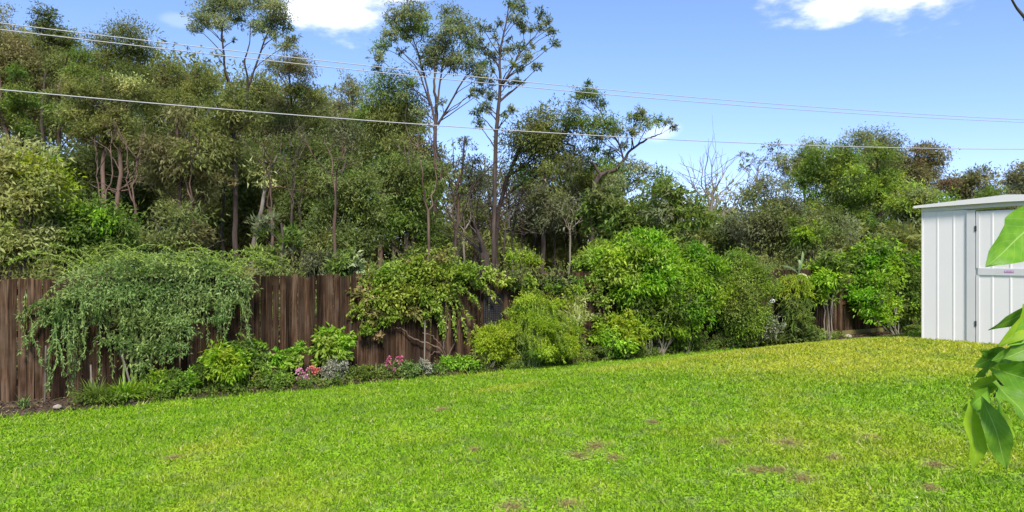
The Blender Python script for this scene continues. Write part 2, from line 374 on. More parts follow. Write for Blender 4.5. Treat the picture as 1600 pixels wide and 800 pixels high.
# ------------------------------------------------------------------ fence
def wood_mat(name, a, b_, c_):
    m, t, o = newmat(name)
    tcn = nd(t, 'ShaderNodeTexCoord'); oi = nd(t, 'ShaderNodeObjectInfo')
    ad = nd(t, 'ShaderNodeVectorMath', operation='ADD'); cm = nd(t, 'ShaderNodeCombineXYZ'); mu = nd(t, 'ShaderNodeMath', operation='MULTIPLY'); mu.inputs[1].default_value = 37
    t.links.new(oi.outputs['Random'], mu.inputs[0])
    for i in range(3): t.links.new(mu.outputs[0], cm.inputs[i])
    t.links.new(tcn.outputs['Object'], ad.inputs[0]); t.links.new(cm.outputs[0], ad.inputs[1])
    mp_ = nd(t, 'ShaderNodeMapping'); mp_.inputs['Scale'].default_value = (38, 38, 1.6); t.links.new(ad.outputs[0], mp_.inputs[0])
    n = nd(t, 'ShaderNodeTexNoise'); n.inputs['Scale'].default_value = 1; n.inputs['Detail'].default_value = 5; n.inputs['Roughness'].default_value = .65; t.links.new(mp_.outputs[0], n.inputs['Vector'])
    n2 = nd(t, 'ShaderNodeTexNoise'); n2.inputs['Scale'].default_value = 2.3; n2.inputs['Detail'].default_value = 4; t.links.new(ad.outputs[0], n2.inputs['Vector'])
    c1 = ramp(t, n.outputs[0], [(.3, a), (.5, b_), (.72, c_)])
    gr = nd(t, 'ShaderNodeMix', data_type='RGBA'); gr.inputs[7].default_value = (.08, .058, .041, 1); t.links.new(c1, gr.inputs[6])
    f = nd(t, 'ShaderNodeMapRange'); f.inputs[1].default_value = .48; f.inputs[2].default_value = .78; f.inputs[4].default_value = .45; t.links.new(n2.outputs[0], f.inputs[0]); t.links.new(f.outputs[0], gr.inputs[0])
    hs = nd(t, 'ShaderNodeHueSaturation'); mv = nd(t, 'ShaderNodeMapRange'); mv.inputs[3].default_value = .45; mv.inputs[4].default_value = 1.9; t.links.new(oi.outputs['Random'], mv.inputs[0]); t.links.new(mv.outputs[0], hs.inputs['Value']); t.links.new(gr.outputs[2], hs.inputs['Color'])
    p = nd(t, 'ShaderNodeBsdfPrincipled'); p.inputs['Roughness'].default_value = .9; p.inputs['Specular IOR Level'].default_value = .06; t.links.new(hs.outputs[0], p.inputs['Base Color'])
    bm = nd(t, 'ShaderNodeBump'); bm.inputs['Strength'].default_value = .7; bm.inputs['Distance'].default_value = .006; t.links.new(n.outputs[0], bm.inputs['Height']); t.links.new(bm.outputs[0], p.inputs['Normal'])
    t.links.new(p.outputs[0], o.inputs[0]); return m
M_wood = wood_mat('fence_timber', (.008, .0045, .003), (.027, .015, .0085), (.076, .046, .028))
M_moss = wood_mat('mossy_timber', (.05, .045, .015), (.12, .1, .04), (.2, .18, .07))
def paling_mesh(k, H):
    W, T = .082 + .015 * random.random(), .015; b = MB(); zs = np.array([0, .3, .62, .9, 1.]) * H
    top = [random.uniform(-.035, .008) for _ in range(2)]; be = random.uniform(-.008, .008)
    v = []
    for i, z in enumerate(zs):
        o = be * math.sin(i * .9); wv = W * (1 + random.uniform(-.03, .03))
        for (x, y) in ((-wv/2, 0), (wv/2, 0), (wv/2, T), (-wv/2, T)):
            v.append((x + o, y + be * .6 * math.sin(i * 1.3), z + (top[0 if x < 0 else 1] if i == 4 else 0)))
    f = [[i*4+j, i*4+(j+1)%4, (i+1)*4+(j+1)%4, (i+1)*4+j] for i in range(4) for j in range(4)] + [[16, 17, 18, 19], [3, 2, 1, 0]]
    b.add(v, f); return b.mesh('paling', M_wood)
FANG = math.atan2(FD[1], FD[0])
def fence(name, label, s0, s1, step, H, meshes):
    x, y = fw(s0, 0); root = thing(name, label, 'fence', (x, y, 0)); root.rotation_euler = (0, 0, FANG)
    for st, yy in ((step, 0.), (step * 1.5, .019)):      # face boards, and lapped boards behind their gaps
        for i in range(int((s1 - s0) / st)):
            o = bpy.data.objects.new('paling', random.choice(meshes)); C.objects.link(o); o.parent = root
            o.location = (i * st + st / 2 + random.uniform(-.008, .008), yy + random.uniform(-.002, .002), -.06 + random.uniform(-.03, .02) - (.02 if yy else 0))
            o.rotation_euler = (random.uniform(-.006, .006), random.uniform(-.009, .009), random.uniform(-.05, .05))
    for z in (.25, .95, 1.55):
        b = MB(); b.box((0, .05, z), (s1 - s0, .09, z + .09)); b.build('rail', M_wood, root)
    return root
pm = [paling_mesh(i, 1.86) for i in range(9)]
main_fence = fence('paling_fence', 'weathered dark brown timber paling fence along the back of the garden', -1.3, 16.4, .1, 1.86, pm)
for i in range(7):
    b = MB(); b.box((i * 2.6 + .6, .093, -.1), (i * 2.6 + .7, .19, 1.72)); b.build('post', M_wood, main_fence)
pm2 = [paling_mesh(i, 1.8) for i in range(5)]
far_fence = fence('paling_fence', 'timber paling fence section with mossy plinth board beside the shed', 16.42, 21.9, .105, 1.8, pm2)
for x in (1.35, 3.75):
    b = MB(); b.box((x, -.105, -.1), (x + .1, -.005, 1.85)); b.build('post', M_wood, far_fence)
for x0, x1 in ((-.0, 1.345), (1.455, 3.745), (3.855, 5.4)):
    b = MB(); b.box((x0, -.035, -.02), (x1, -.004, .17)); b.build('plinth_board', M_moss, far_fence)
    b = MB(); b.box((x0, -.045, .86), (x1, -.004, .93)); b.build('cross_rail', M_wood, far_fence)

# ------------------------------------------------------------------ garden shed
M_white = plain('shed_white_steel', (.63, .6, .575), .45, .3, noise=.02, nscale=1.5)
M_trim = plain('shed_grey_trim', (.5, .485, .47), .45, .5, noise=.03, nscale=3)
M_slab = plain('concrete', (.32, .31, .29), .9, .2, noise=.15, nscale=30, bump=.4)
M_black = plain('dark_gap', (.03, .03, .032), .6, .3)
M_pink = plain('sticker_frame', (.32, .08, .3), .5); M_pinkl = plain('sticker_fill', (.62, .4, .6), .5)
SH = 2.05; zb = .775
shed = thing('garden_shed', 'small white ribbed steel garden shed with a flat roof and grey trim', 'shed', (6.6, 11, zb))
shed.rotation_euler = (0, 0, math.atan2(-.83, .557))      # local x runs along the front, local y into the shed
FWID, DEP = 2.4, 1.75
def ribbed(x0, x1, z0, z1, yf, pitch=.235, rib=.024, first=.0):
    # a sheet with raised ribs, facing -y
    xs = [x0]; ys = [0]
    x = x0 + first
    while x < x1 - .01:
        if x > x0 + .02:
            for dx, dy in ((-rib/2 - .008, 0), (-rib/2 + .002, -.004), (rib/2 - .002, -.004), (rib/2 + .008, 0)):
                if x0 < x + dx < x1: xs.append(x + dx); ys.append(dy)
        x += pitch
    xs.append(x1); ys.append(0)
    b = MB(); v = []
    for a, q in zip(xs, ys): v += [(a, yf + q, z0), (a, yf + q, z1)]
    b.add(v, [[2*i, 2*i+2, 2*i+3, 2*i+1] for i in range(len(xs) - 1)]); return b
ribbed(0.02, .66, .02, SH, 0, first=.215).build('wall_panel', M_white, shed)
ribbed(1.8, FWID - .02, .02, SH, 0, first=.2).build('wall_panel', M_white, shed)
for x in (.0, FWID - .02):
    b = MB(); b.box((x, -.008, 0), (x + .02, .03, SH)); b.build('corner_trim', M_white, shed)
for side, x in ((0, 0), (1, FWID)):
    b = ribbed(0, DEP, .02, SH - .06, 0, first=.2)
    b.V = [np.stack([np.full(len(v), x) + (v[:, 1] if side == 0 else -v[:, 1]), .032 + v[:, 0] * .98, v[:, 2]], 1) for v in b.V]
    b.build('side_wall', M_white, shed)
b = ribbed(0, FWID, .02, SH - .1, 0); b.V = [np.stack([v[:, 0], DEP - v[:, 1], v[:, 2]], 1) for v in b.V]; b.build('back_wall', M_white, shed)
for x0, x1 in ((.66, .775), (1.68, 1.8)):
    b = MB(); b.box((x0, -.022, 0), (x1, .03, SH - .01)); b.build('door_jamb', M_trim, shed)
b = MB(); b.box((.775, .012, .01), (1.68, .03, SH - .02)); b.build('door_recess', M_black, shed)
door = MB(); door.box((.787, -.006, .03), (1.668, .008, SH - .03)); door = door.build('door', M_white, shed)
ribbed(.83, 1.64, 1.16, SH - .05, -.009, first=.17).build('upper_sheet', M_white, door)
ribbed(.83, 1.64, .04, 1.06, -.009, first=.17).build('lower_sheet', M_white, door)
b = MB(); b.box((.817, -.024, 1.06), (1.653, -.0062, 1.16)); b.build('mid_rail', M_trim, door)
b = MB(); b.box((.787, -.02, .03), (.83, -.0062, 1.058)); b.box((.787, -.02, 1.162), (.83, -.0062, SH - .03)); b.build('edge_trim', M_trim, door)
for z in (.28, 1.72):
    b = MB(); b.box((.772, -.03, z), (.796, -.0225, z + .08)); b.build('hinge', M_black, door)
b = MB(); b.box((1.16, -.0262, 1.098), (1.28, -.0245, 1.13)); stk = b.build('sticker', M_pink, door)
b = MB(); b.box((1.166, -.028, 1.104), (1.274, -.0264, 1.124)); b.build('sticker_face', M_pinkl, stk)
b = MB()
for i in range(7):
    b.box((1.18 + i * .0125, -.029, 1.108 + .002 * (i % 2)), (1.188 + i * .0125, -.0282, 1.116 + .003 * ((i * 5) % 3)))
b.build('sticker_lettering', M_pink, stk)
b = MB(); b.tube([(1.6, -.03, 1.0), (1.6, -.06, 1.02), (1.6, -.06, 1.1), (1.6, -.03, 1.12)], .008); b.build('handle', M_trim, door)
x0, x1, xm, y0, y1 = -.085, FWID + .085, FWID / 2, -.07, DEP + .06
ze, zr = SH + .085, SH + .17
def gable(ya, yb, lo, hi, xa, xb, bot=None):
    # a low gabled slab: lo / hi are the underside heights at eaves and ridge
    q = MB(); v = []
    for y in (ya, yb):
        v += [(xa, y, lo if bot is None else bot), (xm, y, hi if bot is None else bot + .02), (xb, y, lo if bot is None else bot), (xb, y, lo + .02), (xm, y, hi + .02), (xa, y, lo + .02)]
    q.add(v, [(0, 1, 4, 5), (1, 2, 3, 4), (7, 6, 11, 10), (8, 7, 10, 9), (0, 6, 7, 1), (1, 7, 8, 2), (5, 4, 10, 11), (4, 3, 9, 10), (0, 5, 11, 6), (2, 8, 9, 3)]); return q
roof = gable(y0, y1, ze, zr, x0, x1).build('roof', M_white, shed)
gable(y0 - .014, y0 - .002, ze - .002, zr - .002, x0 - .004, x1 + .004, SH + .066).build('fascia', M_white, roof)
gable(-.012, .02, ze - .022, zr - .022, 0, FWID, SH + .002).build('gable_infill', M_trim, shed)
b = MB(); b.box((-.06, -.05, -.1), (FWID + .06, DEP + .05, .012)); b.build('base_slab', M_slab, shed)

# ------------------------------------------------------------------ plants: generators
def ellipsoid(n, bias=.4):
    v = rng.normal(size=(n, 3)); v /= np.linalg.norm(v, axis=1)[:, None]
    v[:, 2] = np.where((v[:, 2] < 0) & (rng.random(n) < .45), -v[:, 2], v[:, 2])
    return v * (rng.random(n) ** bias)[:, None]
def clump(b, c, rad, nspray, per, Ln, Wd, droop=.4, tri=True, spread=.22, jit=.42, tw=None):
    """leaf sprays spread through an uneven ellipsoid; returns the spray centres"""
    e = ellipsoid(nspray); out = e / (np.linalg.norm(e, axis=1)[:, None] + 1e-6)
    rad = np.asarray(rad, float); ph = rng.uniform(0, 6.28, 3)
    lump = 1 + jit * np.sin(out[:, 0] * 4 + ph[0]) * np.sin(out[:, 2] * 4 + ph[1]) + jit * .7 * np.sin(out[:, 1] * 7 + ph[2])
    cen = np.asarray(c) + e * rad * lump[:, None]
    p = np.repeat(cen, per, 0); oo = np.repeat(out, per, 0); n = len(p)
    off = rng.normal(size=(n, 3)) * spread * rad.mean(); off[:, 2] *= .7
    p = p + off
    ax = oo * .7 + rng.normal(size=(n, 3)) * .6 + np.array([0, 0, -droop])
    up = rng.normal(size=(n, 3)) * .55 + oo * .35 + np.array([0, 0, .8])
    rn = np.clip(np.repeat(rng.random(nspray), per) * .4 + rng.random(n) * .55 + rng.uniform(-.25, .3), 0, 1)
    b.leaves(p, ax, up, Ln * rng.uniform(.65, 1.3, n), Wd * rng.uniform(.7, 1.25, n), tri, rnd=rn)
    if tw is not None:
        for q in cen[:: max(1, nspray // 7)]:
            m = (np.asarray(c) * .45 + q * .55) + rng.normal(size=3) * .06 * rad.mean()
            tw.tube([np.asarray(c), m, q], [tw.twr * 1.0, tw.twr * .7, tw.twr * .3], 4)
    return cen
def wiggle(p0, p1, n, amp, bow=0):
    p0, p1 = np.asarray(p0, float), np.asarray(p1, float); t = np.linspace(0, 1, n)[:, None]
    ln = np.linalg.norm(p1 - p0); o = np.cumsum(rng.normal(size=(n, 3)), 0) * amp * ln / n ** .5
    o -= o[:1] + (o[-1:] - o[:1]) * t
    return p0 + (p1 - p0) * t + o * .5 + np.array([0, 0, bow * ln]) * (4 * t * (1 - t)) ** 1
def limb_to(b, trunk, rads, tgt, frac=.5, amp=.1):
    """a limb from a trunk point below the target, curving up into it"""
    tgt = np.asarray(tgt); dz = tgt[2] - trunk[:, 2]; hd = np.linalg.norm(trunk[:, :2] - tgt[:2], axis=1)
    cost = np.abs(dz - (hd * frac + .25)) + hd * .5; i = int(np.argmin(cost)); i = min(i, len(trunk) - 1)
    ln = np.linalg.norm(tgt - trunk[i]); r0 = min(rads[i] * .5, .012 + .014 * ln)
    pts = wiggle(trunk[i], tgt, 7, amp, .05); b.tube(pts, np.linspace(r0, max(.008, r0 * .3), 7), 5); return pts

def tree(label, box, Y, leaf='olive', bark='dark', n=16, L_=.145, W_=.05, dens=1., cr=.24, trunk=None, r0=.12, base=None, clumps=None, droop=.4, name='tree', second=None, group=None,
         deep=.7, seed=None, bare_limbs=0, cat='tree', tri=True, sp=.24, aspect=.75):
    """box: crown in picture pixels (x0, x1, y0, y1) at distance Y; trunk: optional list of pixel polylines [(px, py, radius)]"""
    x0, x1, y0, y1 = box; cx = (x0 + x1) / 2; k = Y / FPX
    W2, H2 = (x1 - x0) / 2 * k, (y1 - y0) / 2 * k
    cen = at(cx, (y0 + y1) / 2, Y); tb, fb = MB(), MB(); tb.twr = max(.008, r0 * .1); fb2 = MB()
    lines = []
    if trunk is None:
        bx = base if base is not None else cx + rng.uniform(-.2, .2) * (x1 - x0)
        p0 = at(bx, 0, Y); p0[2] = float(hgt(p0[0], p0[1])) - .1
        top = cen + np.array([rng.uniform(-.3, .3) * W2, rng.uniform(-.2, .2) * W2, H2 * .75])
        pts = wiggle(p0, top, 14, .05); lines.append((pts, np.linspace(r0, r0 * .22, 14)))
    else:
        for li, pl in enumerate(trunk):
            q = np.array([at(a, b_, Y) for a, b_, _ in pl]); rr = np.array([c for *_, c in pl]) * (.62 if name == 'gum_tree' else .8)
            if li == 0: g = q[0].copy(); g[2] = float(hgt(g[0], g[1])) - .1; q = np.vstack([g, q]); rr = np.r_[rr[0] * 1.15, rr]
            if li: q[1:, 1] += np.linspace(0, rng.uniform(-.8, .8), len(q))[1:]
            t = np.linspace(0, 1, len(q)); tt = np.linspace(0, 1, max(8, 4 * len(q)))
            pts = np.stack([np.interp(tt, t, q[:, i]) for i in range(3)], 1)
            for _ in range(2): pts[1:-1] = (pts[:-2] + 2 * pts[1:-1] + pts[2:]) / 4
            pts[1:-1] += rng.normal(size=(len(pts) - 2, 3)) * rr.mean() * .18
            lines.append((pts, np.interp(tt, t, rr)))
    for pts, rr in lines: tb.tube(pts, rr, 8)
    P = np.concatenate([l[0] for l in lines]); RR = np.concatenate([l[1] for l in lines])
    cl = []
    if clumps:
        for c in clumps:
            px, py, r = c[:3]; a = at(px, py, Y + (c[3] if len(c) > 3 else rng.uniform(-.6, .6))); cl.append((a, r * k * 1.3))
    else:
        tries = 0
        while len(cl) < n and tries < 600:
            tries += 1; v = rng.normal(size=3); v /= np.linalg.norm(v); v *= rng.random() ** .35
            a = cen + v * [W2 * .8, W2 * deep, H2 * .86]; r = cr * 2 * min(W2, H2 * 1.2) * rng.uniform(.7, 1.25)
            if all(np.linalg.norm((a - c) / [1, 1.6, 1]) > r * .62 for c, _ in cl): cl.append((a, r))
    for i, (a, r) in enumerate(cl):
        lp = limb_to(tb, P, RR, a - [0, 0, r * .3])
        area = math.pi * r * r; nl = dens * 3.05 * area / (L_ * W_ * .5); per = 14
        f = fb2 if second and rng.random() < second[1] else fb
        clump(f, a, (r, r * .95, r * aspect), max(4, int(nl / per)), per, L_, W_, droop, tri, sp, tw=tb)
    for i in range(bare_limbs):
        j = rng.integers(len(P) // 5, int(len(P) * .8)); a = rng.uniform(0, 6.28); ln = rng.uniform(.5, 1.6)
        q = wiggle(P[j], P[j] + np.array([math.cos(a) * ln, math.sin(a) * ln * .5, rng.uniform(-.1, .8) * ln]), 8, .22); tb.tube(q, np.linspace(min(.028, RR[j] * .4), .006, 8), 4)
        for m in (3, 5): tb.tube(wiggle(q[m], q[m] + rng.normal(size=3) * .3 * ln + [0, 0, .1], 5, .2), np.linspace(.012, .004, 5), 4)
    o3 = np.array([P[0][0], P[0][1], P[0][2] + .1])
    root = thing(name, label, cat, o3, group)
    tb.build('trunk', BK[bark], root, True, o3)
    if fb.V: fb.build('crown', LM[leaf], root, False, o3)
    if fb2.V: fb2.build('tinted_foliage' if fb.V else 'crown', LM[second[0]], root, False, o3)
    return root

# ------------------------------------------------------------------ woodland behind the fence
exec_trees = [
 # label, box, Y, leaf, bark, n, kwargs
 ('brownish green tree filling the top left corner of the woodland', (-70, 75, 8, 230), 30, 'brown', 'red', 17, {}),
 ('thin tree with a pointed tip poking above the crowns at far left', (55, 112, -2, 150), 29, 'dark', 'dark', 12, dict(cr=.3)),
 ('fresh green feathery tree low under the wires at far left', (-30, 60, 92, 250), 22, 'green', 'red', 12, dict(cr=.185, L_=.115, W_=.04)),
 ('soft green tree with rust coloured trunk behind the lime bush', (60, 160, 60, 250), 25, 'green', 'rust', 16, dict(cr=.185, L_=.115, W_=.04, second=('olive', .4), base=85)),
 ('tall round topped olive tree beside the first gap of sky', (125, 252, 18, 215), 29, 'olive', 'dark', 20, dict(cr=.185, L_=.115, W_=.04, second=('dark', .3))),
 ('lighter olive tree with orange brown trunk and bare pale limbs', (150, 258, 98, 300), 21, 'olive', 'rust', 15, dict(cr=.185, L_=.115, W_=.04, base=160, bare_limbs=9, second=('lime', .12))),
 ('rounded olive tree standing below the upper wires left of the twin stemmed gum', (248, 350, 80, 230), 30, 'olive', 'dark', 15, dict(cr=.185, L_=.115, W_=.04)),
 ('yellowish brown drooping tree in front of the dark wood', (212, 352, 165, 335), 19, 'brown', 'red', 17, dict(cr=.185, base=298, droop=.8, second=('olive', .4), L_=.16)),
 ('olive crowned tree with straight dark trunk below the twin stemmed gum', (312, 402, 132, 285), 20, 'olive', 'dark', 11, dict(trunk=[[(368, 385, .1), (368, 300, .09), (366, 220, .07), (360, 160, .04)]])),
 ('brown green tree right of the twin stemmed gum', (398, 512, 58, 250), 29, 'brown', 'dark', 18, dict(cr=.185, L_=.115, W_=.04, second=('olive', .45))),
 ('grey green tree fading behind the brown green one', (455, 545, 112, 300), 34, 'grey', 'grey', 14, dict(cr=.185, L_=.115, W_=.04, second=('brown', .4))),
 ('greyish tree with thin open crown left of the mop headed tree', (505, 592, 100, 290), 31, 'grey', 'grey', 11, dict(dens=.75)),
 ('mop headed fresh green tree with weeping tips left of the tall gums', (548, 655, 130, 255), 25, 'green', 'red', 10, dict(L_=.115, W_=.04, cr=.32, droop=.9, second=('olive', .3))),
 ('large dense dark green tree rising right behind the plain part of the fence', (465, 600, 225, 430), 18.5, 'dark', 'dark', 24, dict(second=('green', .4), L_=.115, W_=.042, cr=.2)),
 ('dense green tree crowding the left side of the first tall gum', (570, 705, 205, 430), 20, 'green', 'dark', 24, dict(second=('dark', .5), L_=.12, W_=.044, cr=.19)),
 ('leafy dull green tree between the two tall gums', (690, 775, 230, 420), 25, 'olive', 'dark', 15, dict(second=('gum', .4), L_=.13, W_=.042, cr=.2, dens=.6, bare_limbs=8)),
 ('grey olive tree behind the leaning dark trunk', (780, 900, 215, 400), 28, 'gum', 'dark', 18, dict(second=('olive', .5), L_=.14, W_=.045, cr=.19, dens=.65, bare_limbs=8)),
 ('olive green tree filling in below the crooked limb', (880, 1010, 235, 420), 27, 'olive', 'dark', 20, dict(second=('green', .45), L_=.15, W_=.052, cr=.2)),
 ('rounded leafy tree joining the crooked gum to the broad leaved tree', (985, 1070, 268, 420), 25, 'green', 'dark', 14, dict(second=('gum', .4), L_=.15, W_=.055, cr=.22)),
 ('mid green tree behind the dense dark one', (420, 560, 200, 400), 23, 'dark', 'red', 18, dict(second=('olive', .5))),
 ('olive tree between the mop headed tree and the tall gum', (600, 700, 200, 330), 24, 'olive', 'grey', 12, dict(second=('brown', .3))),
 ('young soft grey green pine behind the fence', (388, 470, 335, 440), 15, 'grey', 'dark', 9, dict(second=('green', .5), droop=-.3)),
 ('broad brown tinged crown high behind the far left trees', (-20, 120, 25, 260), 36, 'brown', 'red', 20, dict(second=('olive', .5), L_=.2, W_=.07)),
 ('dull olive crown filling the gap under the upper wires', (190, 330, 95, 300), 35, 'olive', 'dark', 20, dict(second=('brown', .4), L_=.2, W_=.07)),
 ('olive brown tree behind the twin stemmed gum', (320, 460, 110, 330), 34, 'brown', 'dark', 22, dict(second=('olive', .5), L_=.2, W_=.07)),
 ('dusky tree behind the grey green one left of centre', (440, 580, 150, 350), 37, 'olive', 'dark', 22, dict(second=('brown', .4), L_=.21, W_=.07)),
 ('dusky green tree behind the mop headed tree', (560, 690, 175, 390), 33, 'olive', 'dark', 20, dict(second=('dark', .4), L_=.2, W_=.07)),
 ('golden olive tree catching light above the lime bush', (90, 200, 100, 240), 21, 'olive', 'rust', 13, dict(cr=.185, L_=.115, W_=.04, second=('lime', .15), base=175)),
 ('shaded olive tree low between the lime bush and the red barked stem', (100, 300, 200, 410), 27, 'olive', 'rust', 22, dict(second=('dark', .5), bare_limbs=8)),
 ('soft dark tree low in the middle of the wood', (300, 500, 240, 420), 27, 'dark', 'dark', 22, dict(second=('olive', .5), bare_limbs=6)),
 ('dim brown green tree behind the saplings', (700, 830, 225, 400), 36, 'brown', 'grey', 14, dict(second=('olive', .5), L_=.2, W_=.07, dens=.45)),
 ('dim olive tree behind the slim dark trunk', (830, 940, 240, 410), 38, 'olive', 'grey', 14, dict(second=('grey', .5), L_=.2, W_=.07, dens=.6)),
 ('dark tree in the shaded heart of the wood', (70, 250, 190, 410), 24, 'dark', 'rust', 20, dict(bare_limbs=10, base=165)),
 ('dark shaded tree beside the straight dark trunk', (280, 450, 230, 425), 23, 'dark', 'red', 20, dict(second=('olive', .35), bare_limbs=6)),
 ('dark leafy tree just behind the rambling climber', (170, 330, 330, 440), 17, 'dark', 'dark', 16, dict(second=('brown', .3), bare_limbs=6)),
 ('small leafy tree with yellow tips in front of the dark wood', (395, 455, 235, 300), 19, 'lime', 'grey', 4, dict(cr=.32, dens=.6, second=('olive', .5), base=372)),
 ('twiggy grey tree standing between the two tall gums', (690, 760, 190, 380), 26, 'grey', 'grey', 8, dict(dens=.45, bare_limbs=16, second=('olive', .5))),
 ('weeping yellow green tree beside the first tall gum', (690, 735, 255, 400), 21, 'olive', 'red', 6, dict(dens=.6, second=('lime', .2), droop=.9, base=715)),
 ('open olive tree with a leaning dark trunk right of the tall gums', (790, 925, 165, 300), 25, 'olive', 'dark', 14, dict(dens=.8, second=('green', .25), trunk=[[(775, 340, .1), (790, 285, .09), (815, 225, .08), (838, 195, .06)], [(838, 195, .055), (870, 220, .04), (900, 225, .03)]])),
 ('slim dark trunked tree with fine grey foliage', (820, 920, 230, 400), 23, 'grey', 'dark', 10, dict(dens=.55, bare_limbs=14, second=('olive', .5), trunk=[[(848, 420, .1), (849, 330, .09), (852, 270, .06)]])),
 ('dull green tree behind the slim dark trunk', (850, 960, 270, 420), 28, 'dark', 'grey', 14, dict(second=('olive', .5), dens=.7)),
 ('leafy green tree with large leaves above the bright shrub', (905, 1010, 285, 400), 21, 'green', 'dark', 13, dict(second=('dark', .4), L_=.2, W_=.08)),
 ('glossy broad leaved tree at the end of the dense wood', (1010, 1118, 275, 400), 20, 'green', 'grey', 15, dict(L_=.19, W_=.08, second=('grey', .25))),
 ('grey green domed tree left of the big round crowns', (1150, 1262, 285, 400), 27, 'grey', 'dark', 15, dict(second=('olive', .4), dens=1.2, L_=.15)),
 ('rounded grey brown crown rising behind the green tree', (1205, 1300, 212, 380), 46, 'gum', 'red', 17, dict(second=('brown', .4), L_=.2, W_=.07, cr=.2)),
 ('fresh green tree in the middle of the distant group', (1240, 1345, 205, 390), 38, 'green', 'red', 22, dict(second=('vine', .45), L_=.18, W_=.07, cr=.19)),
 ('green tree with dark trunk rising above the shed corner vine', (1318, 1408, 215, 390), 36, 'green', 'dark', 18, dict(L_=.18, W_=.07, cr=.2, second=('vine', .4), trunk=[[(1372, 400, .2), (1372, 340, .18), (1376, 290, .12)]])),
 ('broad dull green crown behind the two green trees', (1290, 1430, 196, 370), 52, 'brown', 'red', 22, dict(L_=.24, W_=.08, second=('gum', .5))),
 ('reddish brown topped tree at the right end of the distant group', (1405, 1487, 208, 330), 50, 'rust', 'dark', 13, dict(L_=.24, W_=.085, second=('brown', .8))),
 ('fluffy pale green tree just left of the shed roof', (1385, 1492, 265, 400), 33, 'gum', 'dark', 20, dict(L_=.16, W_=.06, second=('vine', .4), cr=.19)),
 ('low far tree showing over the left end of the shed roof', (1475, 1575, 250, 370), 62, 'brown', 'red', 15, dict(L_=.34, W_=.12, second=('grey', .5))),
 ('far bright green tree above the middle of the shed roof', (1508, 1570, 272, 370), 52, 'green', 'dark', 10, dict(L_=.3, W_=.11)),
 ('far grey tree at the right edge above the shed', (1555, 1660, 255, 370), 66, 'grey', 'dark', 14, dict(L_=.34, W_=.12, second=('brown', .4))),
 ('low dark bushy tree between the dead tree and the grey green dome', (1105, 1190, 330, 410), 30, 'dark', 'dark', 12, dict(second=('grey', .5), L_=.2)),
 ('dark bushy tree behind the white leaved fern', (1220, 1330, 320, 420), 26, 'grey', 'red', 13, dict(second=('dark', .4))),
]
for lab, box, Y, lf, bk, n, kw in exec_trees:
    tree(lab, box, Y, lf, bk, n, **kw)

# tall gums standing clear of the wood
tree('tall twin stemmed gum with airy crowns against the cloud', (290, 455, 0, 130), 25, 'gum', 'dark', name='gum_tree', L_=.115, W_=.042, dens=1.1, second=('green', .3), r0=.12,
     trunk=[[(385, 400, .12), (380, 250, .1), (368, 150, .09), (352, 118, .07), (349, 80, .06), (345, 40, .04)], [(368, 150, .07), (355, 110, .05), (356, 60, .04), (362, 45, .025)], [(380, 200, .08), (392, 130, .06), (386, 100, .05), (398, 75, .03), (402, 45, .02)],
            [(386, 140, .07), (396, 110, .06), (412, 60, .045), (425, 20, .025)]],
     clumps=[(330, 18, 18), (352, 8, 22), (372, 12, 16), (312, 30, 12), (304, 44, 9), (322, 40, 8), (345, 35, 13), (372, 32, 10), (410, 8, 18), (432, 12, 17), (422, 36, 14), (408, 42, 13), (440, 32, 14), (450, 45, 8), (425, 56, 9), (398, 40, 8),
             (350, -14, 20), (425, -14, 20), (346, 60, 4), (366, 62, 4), (455, 60, 8), (340, 85, 4)])
tree('tall gum with three upright limbs and a broad tufted crown', (585, 760, 8, 250), 23, 'gum', 'dark', name='gum_tree', L_=.115, W_=.042, dens=1.1, second=('green', .3),
     trunk=[[(680, 415, .14), (680, 300, .13), (680, 205, .1), (682, 170, .09), (678, 130, .06), (680, 95, .04)], [(680, 190, .08), (672, 160, .06), (662, 120, .05), (650, 75, .035), (640, 50, .02)], [(681, 180, .06), (686, 140, .05), (690, 105, .04), (695, 70, .025)],
            [(684, 195, .07), (700, 170, .05), (715, 145, .045), (730, 122, .03), (742, 118, .02)], [(672, 165, .05), (655, 110, .035), (630, 88, .02)], [(668, 155, .04), (645, 135, .025), (630, 130, .015)]],
     clumps=[(640, 18, 17), (655, 28, 15), (620, 30, 15), (625, 48, 14), (612, 55, 10), (598, 72, 12), (592, 90, 9), (590, 108, 7), (648, 45, 14), (663, 48, 11), (700, 22, 13), (712, 38, 17), (728, 52, 16), (700, 50, 12), (735, 70, 13),
             (672, 85, 15), (690, 92, 18), (708, 100, 14), (665, 102, 12), (720, 92, 14), (735, 105, 11), (750, 118, 13), (760, 130, 10), (742, 142, 8), (685, 65, 13), (700, 72, 12), (628, 80, 6), (640, 132, 12), (655, 178, 12), (690, 160, 6), (640, 60, 8), (755, 100, 9), (756, 145, 7), (630, 150, 10)])
